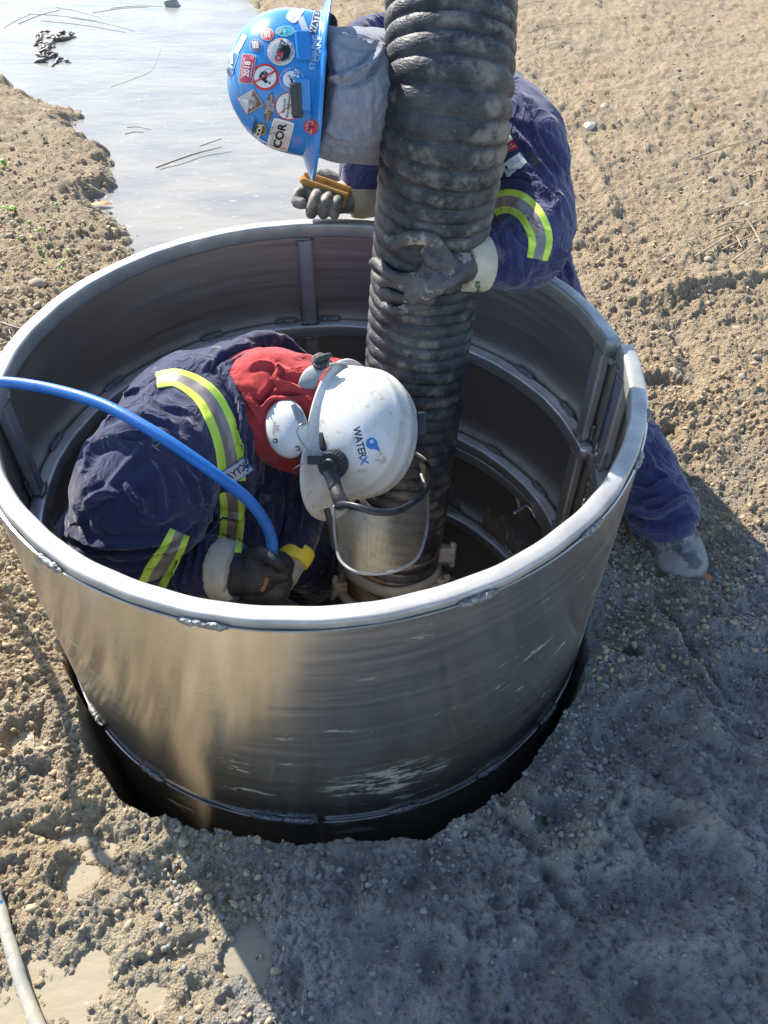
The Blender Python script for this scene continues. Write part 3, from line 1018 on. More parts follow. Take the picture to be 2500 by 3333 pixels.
def ground_z(x, y, fine=True):
    r = np.hypot(x, y)
    th = np.arctan2(y, x)
    P3 = np.stack([x, y, x * 0], 1)
    z = GZ + 0.030 * fbm(P3 * 1.7, 3, 21) + 0.016 * fbm(P3 * 5.5, 3, 31)
    # heaped rim on the left of the hole, slabs of wet clay on the right
    z = z + 0.020 * np.exp(-((th + 2.6) / 0.7) ** 2) * np.exp(-((r - 0.8) / 0.2) ** 2)
    z = z + 0.004 * np.exp(-((th + 0.25) / 0.5) ** 2) * np.exp(-((r - 0.85) / 0.25) ** 2)
    left = 1 / (1 + np.exp((x + 0.08 + 0.25 * (y + 0.9)) * 12)) * 1 / (1 + np.exp((y + 0.35) * 12))
    z = z - 0.010 * left
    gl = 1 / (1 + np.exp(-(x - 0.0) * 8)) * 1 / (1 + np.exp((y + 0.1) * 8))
    z = z + gl * 0.026 * (1 - np.abs(vnoise(P3 * np.array([3.2, 6.5, 1]) + 3, 8)) * 2)
    lip = gl * np.exp(-((r - 0.85) / 0.22) ** 2)
    z = z + lip * np.clip(-th * 2 - 0.3, 0, 1) * 0.034 * (1 - 2 * np.abs(fbm(P3 * 9 + 7, 3, 15))) + gl * 0.014 * (1 - 2 * np.abs(fbm(P3 * 14 + 2, 4, 16)))
    z = z + left * 0.012 * (1 - 2 * np.abs(fbm(P3 * 12 + 5, 3, 17)))
    for (ppx, ppy, rad_, dep, rimh) in DENTS:
        c_ = Zp(ppx, ppy, GZ)
        dd = np.sqrt((x - c_[0]) ** 2 + ((y - c_[1])) ** 2) / rad_ + 0.35 * vnoise(P3 * 22, 33)
        z = z - dep * np.exp(-np.clip(dd, 0, 9) ** 4) + rimh * np.exp(-((dd - 1.25) / 0.25) ** 2)
    for (line, wd, amp_) in RIDGES:
        best = np.full(x.shape, 9.0)
        Lp = [Zp(a_, b_, GZ) for a_, b_ in line]
        for a_, b_ in zip(Lp[:-1], Lp[1:]):
            e_ = (b_ - a_)[:2]
            t_ = np.clip(((x - a_[0]) * e_[0] + (y - a_[1]) * e_[1]) / (e_ @ e_), 0, 1)
            best = np.minimum(best, np.hypot(x - a_[0] - t_ * e_[0], y - a_[1] - t_ * e_[1]))
        best = best + 0.012 * vnoise(P3 * 28, 35)
        z = z + amp_ * np.exp(-(best / wd) ** 2)
    # pond
    sdp = poly_sd(x, y, pond)
    sdp = sdp + 0.10 * fbm(P3 * 5, 4, 55) + 0.02 * vnoise(P3 * 40, 56)
    t = np.clip((sdp + 0.02) / 0.16, 0, 1)
    t = t * t * (3 - 2 * t)
    z = (WZ - 0.03) * (1 - t) + z * t
    far_up = np.clip((y - 0.5) * 0.02, 0, 0.2) * t
    z = z + far_up
    # lumps
    dry = t
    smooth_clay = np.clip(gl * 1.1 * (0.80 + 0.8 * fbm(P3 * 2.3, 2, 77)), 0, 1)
    wetl = np.clip(left * (0.6 + 0.8 * fbm(P3 * 4.3, 2, 78)), 0, 1)
    amp = dry * (1 - 0.30 * smooth_clay) * (1 - 0.2 * wetl)
    lump = 0.012 * bumps2(x, y, 0.052, 1) * np.clip(0.3 + 1.6 * fbm(P3 * 3.1, 2, 41), 0, 1)
    lump = lump + 0.009 * bumps2(x + 0.13, y + 0.4, 0.021, 2) * np.clip(0.55 + 1.2 * fbm(P3 * 6, 2, 42), 0, 1)
    wx = x + 0.006 * vnoise(P3 * 60, 61)
    wy = y + 0.006 * vnoise(P3 * 60, 62)
    lump = lump + 0.0075 * bumps2(wx, wy, 0.0115, 3) * np.clip(0.75 + 1.2 * fbm(P3 * 9, 2, 43), 0.15, 1)
    lump = lump + 0.0045 * bumps2(wx, wy, 0.0062, 4) + 0.009 * fbm(P3 * 45, 4, 47)
    lump = lump + 0.012 * fbm(P3 * 18, 4, 44) + 0.0025 * vnoise(P3 * 130, 46)
    z = z + amp * lump
    z = z + gl * t * (0.007 * fbm(P3 * 26 + 4, 3, 111) + 0.004 * (1 - 2 * np.abs(vnoise(P3 * 48, 112))) * np.clip(0.6 + fbm(P3 * 5, 2, 113), 0, 1) + 0.0022 * vnoise(P3 * 110, 114) + 0.0013 * vnoise(P3 * 230, 115))
    # the dug hole
    ed0 = np.interp(np.degrees(th), LIP[:, 0], LIP[:, 1])
    edge = ed0 + (0.008 + (ed0 - 0.62) * 0.16) * fbm(np.stack([np.cos(th) * 3, np.sin(th) * 3, th * 0], 1), 3, 91) + (0.003 + (ed0 - 0.62) * 0.08) * vnoise(np.stack([np.cos(th) * 16, np.sin(th) * 16, z * 12], 1), 92) + 0.003 * vnoise(P3 * 90, 93)
    h = np.clip((r - edge) / 0.035, -1, 0)
    z = np.where(r < edge, z + h * 0.8 - 0.02 * (h < 0), z)
    z = np.maximum(z, -1.45)
    return z, t, smooth_clay, wetl


nth = 2300
rs = [0.60]
while rs[-1] < 9.0:
    r0 = rs[-1]
    rs.append(r0 + (0.0022 if r0 < 0.75 else max(0.0024, 0.0030 * r0 + 0.0009 * (r0 - 0.75) * 2)))
rs = np.array(rs)
TH_ = np.linspace(0, 2 * pi, nth, endpoint=False)
Rg, Tg = np.meshgrid(rs, TH_, indexing='ij')
gx, gy = (Rg * np.cos(Tg)).ravel(), (Rg * np.sin(Tg)).ravel()
gz, g_t, g_clay, g_wet = ground_z(gx, gy)
nr = len(rs)
ii, jj = np.meshgrid(np.arange(nr - 1), np.arange(nth), indexing='ij')
j2 = (jj + 1) % nth
gf = np.stack([ii * nth + jj, (ii + 1) * nth + jj, (ii + 1) * nth + j2, ii * nth + j2], -1).reshape(-1, 4)
# only keep what stands in front of or round the camera, plus a coarse far apron


def ground_mat():
    m = bpy.data.materials.new('ground')
    m.use_nodes = True
    N, L = m.node_tree.nodes, m.node_tree.links
    b = N['Principled BSDF']
    tc = N.new('ShaderNodeTexCoord')
    at = N.new('ShaderNodeAttribute'); at.attribute_name = 'clay'
    sep = N.new('ShaderNodeSeparateColor')
    L.new(at.outputs['Color'], sep.inputs[0])

    def noise(s, d=6, ro=0.6, off=0):
        n = N.new('ShaderNodeTexNoise'); n.inputs['Scale'].default_value = s; n.inputs['Detail'].default_value = d; n.inputs['Roughness'].default_value = ro
        L.new(tc.outputs['Object'], n.inputs['Vector']); return n.outputs[0]

    def rng(x, a, bb, c=0, d=1):
        r = N.new('ShaderNodeMapRange')
        for k, v in zip((1, 2, 3, 4), (a, bb, c, d)): r.inputs[k].default_value = v
        L.new(x, r.inputs[0]); return r.outputs[0]

    def mixc(f, a, c):
        x = N.new('ShaderNodeMix'); x.data_type = 'RGBA'
        L.new(f, x.inputs[0])
        for s, k in ((a, 6), (c, 7)):
            if isinstance(s, tuple): x.inputs[k].default_value = (*s, 1)
            else: L.new(s, x.inputs[k])
        return x.outputs[2]

    def mt(op, a, c):
        x = N.new('ShaderNodeMath'); x.operation = op
        for s, k in ((a, 0), (c, 1)):
            if isinstance(s, (int, float)): x.inputs[k].default_value = s
            else: L.new(s, x.inputs[k])
        return x.outputs[0]
    sand = mixc(rng(noise(2.2, 5), 0.38, 0.62), (0.37, 0.275, 0.165), (0.33, 0.26, 0.175))
    sand = mixc(rng(noise(38, 4), 0.35, 0.7), sand, (0.45, 0.35, 0.22))
    sand = mixc(rng(noise(160, 2), 0.62, 0.72), sand, (0.46, 0.40, 0.31))
    sand = mixc(rng(noise(9, 3), 0.60, 0.75), sand, (0.25, 0.165, 0.09))
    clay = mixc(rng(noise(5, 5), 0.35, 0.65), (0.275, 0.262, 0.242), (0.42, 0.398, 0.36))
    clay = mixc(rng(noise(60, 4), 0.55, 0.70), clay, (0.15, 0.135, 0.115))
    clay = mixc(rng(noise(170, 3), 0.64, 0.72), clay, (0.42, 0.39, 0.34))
    wetc = mixc(rng(noise(6, 5), 0.35, 0.65), (0.47, 0.40, 0.275), (0.39, 0.32, 0.215))
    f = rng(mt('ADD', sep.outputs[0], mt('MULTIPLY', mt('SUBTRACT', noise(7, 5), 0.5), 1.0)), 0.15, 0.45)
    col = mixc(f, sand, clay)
    f2 = rng(mt('ADD', sep.outputs[1], mt('MULTIPLY', mt('SUBTRACT', noise(11, 4), 0.5), 0.8)), 0.2, 0.6)
    col = mixc(f2, col, wetc)
    # damp band by the pond
    damp = sep.outputs[2]
    col = mixc(mt('MULTIPLY', damp, 0.75), col, (0.24, 0.215, 0.18))
    L.new(col, b.inputs['Base Color'])
    r1 = mt('SUBTRACT', 0.88, mt('MULTIPLY', f, rng(noise(16, 4), 0.4, 0.65, 0.2, 0.5)))
    r1 = mt('SUBTRACT', r1, mt('MULTIPLY', f2, rng(noise(24, 3), 0.35, 0.6, 0.25, 0.58)))
    r1 = mt('SUBTRACT', r1, mt('MULTIPLY', damp, 0.45))
    L.new(mt('MAXIMUM', r1, 0.16), b.inputs['Roughness'])
    bu = N.new('ShaderNodeBump'); bu.inputs['Strength'].default_value = 1.0; bu.inputs['Distance'].default_value = 0.009
    vo = N.new('ShaderNodeTexVoronoi'); vo.inputs['Scale'].default_value = 190; L.new(tc.outputs['Object'], vo.inputs['Vector'])
    h = mt('ADD', noise(260, 4, 0.75), mt('MULTIPLY', noise(80, 4, 0.7), 1.6))
    h = mt('ADD', h, mt('MULTIPLY', vo.outputs['Distance'], -0.8))
    L.new(h, bu.inputs['Height']); L.new(bu.outputs[0], b.inputs['Normal'])
    return m


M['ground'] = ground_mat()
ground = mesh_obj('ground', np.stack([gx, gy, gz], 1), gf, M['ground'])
tag(ground, 'sandy tan soil and grey wet clay dug up round the steel form', kind='structure')
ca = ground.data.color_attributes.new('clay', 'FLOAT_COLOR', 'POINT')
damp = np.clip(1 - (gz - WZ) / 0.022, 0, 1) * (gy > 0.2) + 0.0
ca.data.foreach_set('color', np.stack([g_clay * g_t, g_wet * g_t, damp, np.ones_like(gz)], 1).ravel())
# coarse outer apron and the floor of the hole
A_ = np.linspace(0, 2 * pi, 97)[:-1]
V, Fc = [], []
for r in (8.9, 20, 60, 150):
    V += [(r * cos(a), r * sin(a), GZ - 0.03) for a in A_]
for k in range(3):
    Fc += [(k * 96 + i, (k + 1) * 96 + i, (k + 1) * 96 + (i + 1) % 96, k * 96 + (i + 1) % 96) for i in range(96)]
ap = mesh_obj('ground_beyond', V, Fc, M['ground'])
tag(ap, 'flat sandy ground reaching away beyond the site', kind='structure')
xs = np.linspace(-0.72, 0.72, 120)
X, Y = np.meshgrid(xs, xs)
Zf = -1.225 + 0.04 * fbm(np.stack([X.ravel() * 4, Y.ravel() * 4, X.ravel() * 0], 1), 4, 5)
nf = 120
q = np.arange(nf - 1)
a, b_ = np.meshgrid(q, q, indexing='ij')
ff = np.stack([a * nf + b_, a * nf + b_ + 1, (a + 1) * nf + b_ + 1, (a + 1) * nf + b_], -1).reshape(-1, 4)
fl = mesh_obj('hole_floor', np.stack([X.ravel(), Y.ravel(), Zf], 1), ff, mat('dark wet mud', (0.10, 0.09, 0.07), (0.06, 0.055, 0.045), 6, 0.35, 0, 0.4, 30))
tag(fl, 'muddy floor at the bottom of the hole', kind='structure')


def water_mat(name, c, rough=0.06, bump=0.12, scale=6):
    m = bpy.data.materials.new(name)
    m.use_nodes = True
    N, L = m.node_tree.nodes, m.node_tree.links
    b = N['Principled BSDF']
    tc = N.new('ShaderNodeTexCoord')
    n = N.new('ShaderNodeTexNoise'); n.inputs['Scale'].default_value = 2.0; n.inputs['Detail'].default_value = 7; n.inputs['Roughness'].default_value = 0.6
    mp = N.new('ShaderNodeMapping'); mp.inputs['Scale'].default_value = (1, 2.2, 1); mp.inputs['Rotation'].default_value = (0, 0, 0.3)
    L.new(tc.outputs['Object'], mp.inputs[0]); L.new(mp.outputs[0], n.inputs['Vector'])
    mx = N.new('ShaderNodeMix'); mx.data_type = 'RGBA'
    mx.inputs[6].default_value = (*c, 1)
    mx.inputs[7].default_value = (c[0] * 0.72, c[1] * 0.76, c[2] * 0.85, 1)
    r = N.new('ShaderNodeMapRange'); r.inputs[1].default_value = 0.4; r.inputs[2].default_value = 0.65
    L.new(n.outputs[0], r.inputs[0]); L.new(r.outputs[0], mx.inputs[0])
    n4 = N.new('ShaderNodeTexNoise'); n4.inputs['Scale'].default_value = 30; n4.inputs['Detail'].default_value = 4
    L.new(mp.outputs[0], n4.inputs['Vector'])
    r4 = N.new('ShaderNodeMapRange'); r4.inputs[1].default_value = 0.66; r4.inputs[2].default_value = 0.72; r4.inputs[4].default_value = 0.5
    L.new(n4.outputs[0], r4.inputs[0])
    m2 = N.new('ShaderNodeMix'); m2.data_type = 'RGBA'; m2.inputs[7].default_value = (0.6, 0.6, 0.58, 1)
    L.new(mx.outputs[2], m2.inputs[6]); L.new(r4.outputs[0], m2.inputs[0])
    L.new(m2.outputs[2], b.inputs['Base Color'])
    b.inputs['Roughness'].default_value = rough
    b.inputs['IOR'].default_value = 1.33
    b.inputs['Specular IOR Level'].default_value = 0.36
    n2 = N.new('ShaderNodeTexNoise'); n2.inputs['Scale'].default_value = scale; n2.inputs['Detail'].default_value = 5
    L.new(mp.outputs[0], n2.inputs['Vector'])
    bu = N.new('ShaderNodeBump'); bu.inputs['Strength'].default_value = bump; bu.inputs['Distance'].default_value = 0.01
    L.new(n2.outputs[0], bu.inputs['Height']); L.new(bu.outputs[0], b.inputs['Normal'])
    return m


def flat_grid(name, poly, z, m, label):
    bm = bmesh.new()
    bm.faces.new([bm.verts.new((p[0], p[1], z)) for p in poly])
    bmesh.ops.triangulate(bm, faces=bm.faces)
    me = bpy.data.meshes.new(name)
    bm.to_mesh(me); bm.free()
    me.materials.append(m)
    o = link(bpy.data.objects.new(name, me))
    return tag(o, label, kind='structure')


M['water'] = water_mat('milky water', (0.30, 0.28, 0.24), 0.20, 0.30, 9)
pc = np.mean(pond, axis=0)
big = [pc + (p - pc) * 1.12 for p in pond]
hx = [p for p in big]
ww = flat_grid('water', [(-6, 0.75), (-0.5, 0.75), (0.12, 0.75), (1.2, 1.2), (2.2, 9), (-9, 9), (-9, 3)], WZ, M['water'], 'pale milky puddle lying behind the form')
M['slurry'] = water_mat('beige slurry', (0.34, 0.29, 0.20), 0.16, 0.35, 14)
flat_grid('water', [(-0.9, -0.35), (-1.2, -1.3), (0.3, -1.3), (0.1, -0.80), (-0.50, -0.62), (-0.62, -0.35)], GZ - 0.004, M['slurry'], 'shallow beige slurry pooled between the lumps of mud')

# crumbs of soil: too many to count
def crumbs(name, n, seed, rmin, rmax, sel, m, label, smin, smax):
    rg = np.random.default_rng(seed)
    ico = bmesh.new(); bmesh.ops.create_icosphere(ico, subdivisions=1, radius=1.0)
    iv = np.array([v.co[:] for v in ico.verts]); fi = np.array([[v.index for v in f.verts] for f in ico.faces]); ico.free()
    a = rg.uniform(-pi, pi, n * 3); r = rmin * (rmax / rmin) ** rg.random(n * 3)
    x, y = r * np.cos(a), r * np.sin(a)
    ok = sel(x, y, rg.random(n * 3))
    x, y = x[ok][:n], y[ok][:n]
    z, t, c, wv = ground_z(x, y)
    ok = (t > 0.25) & (z > GZ - 0.1)
    x, y, z = x[ok], y[ok], z[ok]
    n = len(x)
    s = smin * (smax / smin) ** (rg.random(n) ** 2.2)
    V = iv[None] * (1 + 0.55 * rg.uniform(-1, 1, (n, len(iv), 1))) * s[:, None, None] * rg.uniform(0.7, 1.2, (n, 1, 3))
    V = V + np.stack([x, y, z + s * 0.25], 1)[:, None]
    Fa = fi[None] + (np.arange(n) * len(iv))[:, None, None]
    o = mesh_obj(name, V.reshape(-1, 3), Fa.reshape(-1, 3), m, None, False)
    return tag(o, label, kind='stuff')


M['crumb'] = mat('dry soil crumbs', (0.31, 0.23, 0.135), (0.42, 0.335, 0.22), 30, 0.9, 0, 0.5, 200)
M['crumbwet'] = mat('dark soil crumbs', (0.13, 0.12, 0.108), (0.20, 0.185, 0.165), 20, 0.7, 0, 0.5, 200)
crumbs('soil_crumbs', 30000, 5, 0.66, 5.0, lambda x, y, u: (u < np.where((y < -0.62), 0.4, 0.9)) & ((y > -0.35) | (x < -0.02)), M['crumb'], 'dry crumbs of tan soil strewn over the ground', 0.0018, 0.0085)
crumbs('soil_crumbs', 2600, 6, 0.66, 1.6, lambda x, y, u: (x > -0.3) & (y < 0.15) & (u < np.clip(1.0 - 2.5 * np.abs(np.hypot(x, y) - 0.82) - 0.6 * (y < -0.8), 0.05, 1)), M['crumbwet'], 'dark damp soil crumbs along the near lip of the hole', 0.0016, 0.009)

crumbs('soil_crumbs', 12000, 8, 0.75, 3.2, lambda x, y, u: (x < -0.3) & (y > 0.1), M['crumb'], 'dry grey-tan crumbs covering the left bank', 0.0025, 0.012)
M['crumbclay'] = mat('grey clay crumbs', (0.20, 0.188, 0.172), (0.31, 0.295, 0.265), 20, 0.7, 0, 0.5, 200)
crumbs('clay_crumbs', 14000, 7, 0.66, 1.7, lambda x, y, u: (x > -0.25) & (y < 0.1) & (u < np.clip(2.2 * fbm(np.stack([x * 4, y * 4, x * 0], 1), 3, 71) + 0.25 + 0.6 * np.exp(-((np.hypot(x, y) - 0.74) / 0.09) ** 2), 0.02, 1)), M['crumbclay'], 'grey clay crumbs clustered on the shaded ground', 0.0015, 0.0065)

# ================================================================== vacuum hose
HR = 0.1125
hp = [D(848, 1265, 2.06), D(852, 1205, 2.01), D(866, 1100, 1.925), D(908, 700, 1.672), D(936, 470, 1.50), D(965, 250, 1.37), D(975, 0, 1.325)]
up_d = nrm(hp[-1] - hp[-2])
hp += [hp[-1] + np.array([0.01, 0.30, 0.42]), hp[-1] + np.array([0.03, 0.75, 0.80]), hp[-1] + np.array([0.06, 1.3, 1.0])]
C = crom(hp, 40)
seg = np.r_[0, np.cumsum(np.linalg.norm(np.diff(C, axis=0), axis=1))]
S0 = seg[-1]
pitch = 0.029
ns = int(S0 / pitch * 11)
sv = np.linspace(0.0, S0, ns)
Cp = np.stack([np.interp(sv, seg, C[:, k]) for k in range(3)], 1)
Tt = np.gradient(Cp, axis=0); Tt /= np.linalg.norm(Tt, axis=1)[:, None]
na = 72
th = np.linspace(0, 2 * pi, na, endpoint=False)
B0 = np.array([1.0, 0, 0])
Vh = []
crest = []
for i in range(ns):
    b = nrm(B0 - Tt[i] * (B0 @ Tt[i])); a = np.cross(Tt[i], b)
    ph = (sv[i] / pitch + th / (2 * pi)) % 1.0
    prof = np.abs(np.sin(ph * pi)) ** 0.36
    rr = HR * (0.918 + 0.082 * prof)
    crest.append(prof)
    Vh.append(Cp[i] + rr[:, None] * (np.cos(th)[:, None] * b + np.sin(th)[:, None] * a))
Vh = np.array(Vh).reshape(-1, 3)
ctr = np.repeat(Cp, na, axis=0)
nn_ = (Vh - ctr) / np.linalg.norm(Vh - ctr, axis=1)[:, None]
Vh = Vh + nn_ * (0.0005 * fbm(Vh * 35, 3, 3) + 0.0008 * np.clip(vnoise(Vh * 22, 9), 0, 1) + 0.0005 * vnoise(Vh * 110, 10))[:, None]
i_, j_ = np.meshgrid(np.arange(ns - 1), np.arange(na), indexing='ij')
fh = np.stack([i_ * na + j_, (i_ + 1) * na + j_, (i_ + 1) * na + (j_ + 1) % na, i_ * na + (j_ + 1) % na], -1).reshape(-1, 4)
vac = thing('vacuum_hose', 'thick black ribbed suction hose smeared with mud, hanging down into the steel form', 'hose', tuple(hp[0]))
hose_o = mesh_obj('hose', Vh, fh, M['hose'], vac)
T_HOSE = bvh(hose_o)
_ca = hose_o.data.color_attributes.new('crest', 'FLOAT_COLOR', 'POINT')
_cr = np.array(crest).ravel()
_ca.data.foreach_set('color', np.stack([_cr, _cr, _cr, np.ones_like(_cr)], 1).ravel())
hm = M['hose']
_N, _L = hm.node_tree.nodes, hm.node_tree.links
_b = _N['Principled BSDF']
_at = _N.new('ShaderNodeAttribute'); _at.attribute_name = 'crest'
_tcx = _N.new('ShaderNodeTexCoord')
def _ns(sc_, dt_, ro_):
    n_ = _N.new('ShaderNodeTexNoise'); n_.inputs['Scale'].default_value = sc_; n_.inputs['Detail'].default_value = dt_; n_.inputs['Roughness'].default_value = ro_
    _L.new(_tcx.outputs['Object'], n_.inputs['Vector']); return n_.outputs[0]
def _rg(x_, a_, b2_, c_=0, d_=1):
    r_ = _N.new('ShaderNodeMapRange')
    for k_, v_ in zip((1, 2, 3, 4), (a_, b2_, c_, d_)): r_.inputs[k_].default_value = v_
    _L.new(x_, r_.inputs[0]); return r_.outputs[0]
def _mu(x_, y_):
    m_ = _N.new('ShaderNodeMath'); m_.operation = 'MULTIPLY'; _L.new(x_, m_.inputs[0]); _L.new(y_, m_.inputs[1]); return m_.outputs[0]
def _mx(f_, a_, c_):
    x_ = _N.new('ShaderNodeMix'); x_.data_type = 'RGBA'; _L.new(f_, x_.inputs[0])
    if isinstance(a_, tuple): x_.inputs[6].default_value = (*a_, 1)
    else: _L.new(a_, x_.inputs[6])
    x_.inputs[7].default_value = (*c_, 1); return x_.outputs[2]
_film = _rg(_ns(18, 9, 0.7), 0.40, 0.62, 0, 0.75)
_c = _mx(_film, (0.016, 0.019, 0.026), (0.085, 0.088, 0.095))
_m1 = _mu(_rg(_ns(11, 10, 0.75), 0.50, 0.60, 0, 0.85), _rg(_at.outputs['Fac'], 0.55, 0.95))
_c = _mx(_m1, _c, (0.21, 0.19, 0.165))
_c = _mx(_rg(_ns(70, 5, 0.7), 0.66, 0.72, 0, 0.6), _c, (0.24, 0.22, 0.19))
_L.new(_c, _b.inputs['Base Color'])
ha = nrm(hp[0] - hp[2])
hb = nrm(np.cross(ha, (0, 1, 0))); hc = np.cross(ha, hb)
c0 = D(852, 1165, 1.975)
MB().tube([c0 - ha * 0.03, c0 + ha * 0.16], 0.108, 40, 8, caps=None).build('pipe_end', M['rust'], vac)
def band(c, r, w, t, name, m):
    n = 56
    V, Fc = [], []
    for i in range(n):
        a = 2 * pi * i / n
        d_ = hb * cos(a) + hc * sin(a)
        wob = 0.0025 * math.sin(5 * a)
        V += [c + d_ * (r + wob) - ha * w, c + d_ * (r + t + wob) - ha * w * 0.8, c + d_ * (r + t + wob) + ha * w * 0.8, c + d_ * (r + wob) + ha * w]
    for i in range(n):
        j = (i + 1) % n
        for k in range(4):
            Fc.append((i * 4 + k, i * 4 + (k + 1) % 4, j * 4 + (k + 1) % 4, j * 4 + k))
    o = mesh_obj(name, V, Fc, m, vac)
    bb = o.modifiers.new('b', 'SUBSURF'); bb.levels = bb.render_levels = 1
    return o
band(c0 + ha * 0.005, 0.107, 0.012, 0.008, 'clamp_ring', M['rust'])
band(c0 + ha * 0.075, 0.107, 0.022, 0.020, 'clamp_ring', M['clay'])
band(c0 + ha * 0.150, 0.112, 0.012, 0.030, 'flange', M['clay'])
for k, (aa, s) in enumerate(((0.15, 0.02), (-0.25, 0.07), (0.35, 0.10), (2.9, 0.14), (-2.6, 0.15), (0.0, 0.15))):
    d_ = hb * cos(aa) + hc * sin(aa)
    tt_ = np.cross(ha, d_)
    cc = c0 + ha * s + d_ * 0.135
    mb = MB().box(cc, (d_ * 0.020, tt_ * 0.012, ha * 0.022)).tube([cc + d_ * 0.012 - ha * 0.03, cc + d_ * 0.016 + ha * 0.03], 0.009, 10, 3)
    organic('clamp_lug', mb, M['rust'] if k % 2 else M['clay'], vac, 0.003, 3, lambda P, N: 0.002 * vnoise(P * 90, 4))
# ================================================================== clothes and figures
def fold_field(fields, base=0.004, bfreq=9, seed=1, fine=0.0015):
    """fields: (centre, reach, fold direction, frequency across, amplitude)"""
    def fn(P, N):
        wv = np.stack([vnoise(P * 6, seed + 50), vnoise(P * 6, seed + 51), vnoise(P * 6, seed + 52)], 1) * 0.03
        Q = P + wv
        h = base * (1 - 2 * np.abs(fbm(Q * bfreq, 2, seed))) * 1.0
        h = h + fine * (1 - 2 * np.abs(vnoise(Q * bfreq * 3.3, seed + 7)))
        for k, (c, reach, d, fr, amp) in enumerate(fields):
            c, d = np.asarray(c), nrm(d)
            R = Q - c
            wgt = np.exp(-(np.linalg.norm(P - c, axis=1) / reach) ** 2)
            al = R @ d
            perp = R - al[:, None] * d
            f = 1 - 2 * np.abs(vnoise(perp * fr + (al * fr * 0.16)[:, None], seed + 100 + k))
            h = h + wgt * amp * f
        return h
    return fn


def hand(name, palm, fingers, m, parent, voxel=0.0026, rad=0.011):
    mb = MB()
    for pts, r in palm:
        mb.tube(pts, r, 14, 4)
    for pts, r in fingers:
        n = len(pts)
        mb.tube(pts, [r * (1.0 - 0.10 * i / (n - 1) + (0.07 if i % 2 else 0)) for i in range(n)], 12, 4)
    return organic(name, mb, m, parent, voxel, 4, lambda P, N: 0.0011 * fbm(P * 70, 3, 4) + 0.0012 * (1 - 2 * np.abs(vnoise(P * 38, 8))) )


def vp(p, d):
    return D(p[0], p[1], d)


# ---------------------------------------------------------------- worker inside the form
w1 = thing('person', 'crouching worker inside the form, red hood under navy coveralls, gripping the blue hose', 'person', (-0.3, 0.05, -1.19))
pel1 = np.array([-0.33, 0.06, -0.62])
cv = MB()
cv.tube([D(505, 865, 1.62), D(435, 925, 1.60), D(385, 1040, 1.66), pel1 + np.array([0, 0, 0.12]), pel1], [0.115, 0.156, 0.155, 0.155, 0.155], 28, 5)
cv.tube([D(400, 930, 1.54), D(345, 1000, 1.46), D(308, 1078, 1.435), D(278, 1138, 1.45)], [0.105, 0.114, 0.118, 0.104], 26, 5)
cv.tube([D(222, 1175, 1.50), D(255, 1205, 1.53), D(340, 1222, 1.535), D(420, 1228, 1.51), D(474, 1232, 1.49)], [0.085, 0.075, 0.064, 0.062, 0.060], 22, 5)
cv.tube([D(545, 930, 1.68), D(545, 1040, 1.72), D(520, 1180, 1.78), D(480, 1300, 1.86)], [0.085, 0.12, 0.125, 0.12], 24, 5)
cv.tube([D(560, 900, 1.78), D(615, 985, 1.76), D(640, 1070, 1.72), D(646, 1130, 1.70), D(636, 1188, 1.68)], [0.10, 0.075, 0.054, 0.046, 0.038], 20, 5)
for sgn, kx, ky, fx, fy in ((-1, -0.05, -0.14, -0.28, -0.20), (1, -0.06, 0.22, -0.30, 0.26)):
    cv.tube([pel1 + np.array([0, 0.08 * sgn, -0.02]), np.array([kx, ky, -0.86]), np.array([fx, fy, -1.08])], [0.11, 0.085, 0.07], 18, 5)
cv.tube([D(655, 790, 1.74), D(600, 750, 1.70), D(535, 752, 1.64), D(488, 785, 1.56), D(500, 850, 1.515), D(518, 930, 1.50), D(530, 1020, 1.55)],
        [(0.014, 0.03), (0.018, 0.035), (0.02, 0.035), (0.02, 0.03), (0.018, 0.028), (0.016, 0.025), (0.012, 0.02)], 14, 5)
ff1 = fold_field([(D(300, 900, 1.5), 0.13, D(400, 860, 1.5) - D(230, 960, 1.5), 24, 0.008), (D(240, 960, 1.42), 0.12, D(320, 870, 1.5) - D(170, 1050, 1.45), 22, 0.009),
                  (D(450, 1150, 1.6), 0.12, D(450, 1050, 1.6) - D(470, 1250, 1.6), 26, 0.007), (D(410, 1230, 1.5), 0.09, (0, 0.3, 1), 34, 0.007), (D(240, 1220, 1.5), 0.09, RT, 30, 0.008),
                  (D(350, 1160, 1.45), 0.10, RT, 20, 0.008), (D(640, 1100, 1.7), 0.12, UP, 34, 0.005), (D(560, 1050, 1.7), 0.12, UP, 26, 0.006),
                  (D(480, 800, 1.6), 0.09, D(480, 740, 1.6) - D(500, 880, 1.6), 36, 0.005), (D(340, 1080, 1.4), 0.10, D(380, 1000, 1.4) - D(260, 1200, 1.4), 12, 0.006)],
                 0.0045, 9, 3, 0.0024)
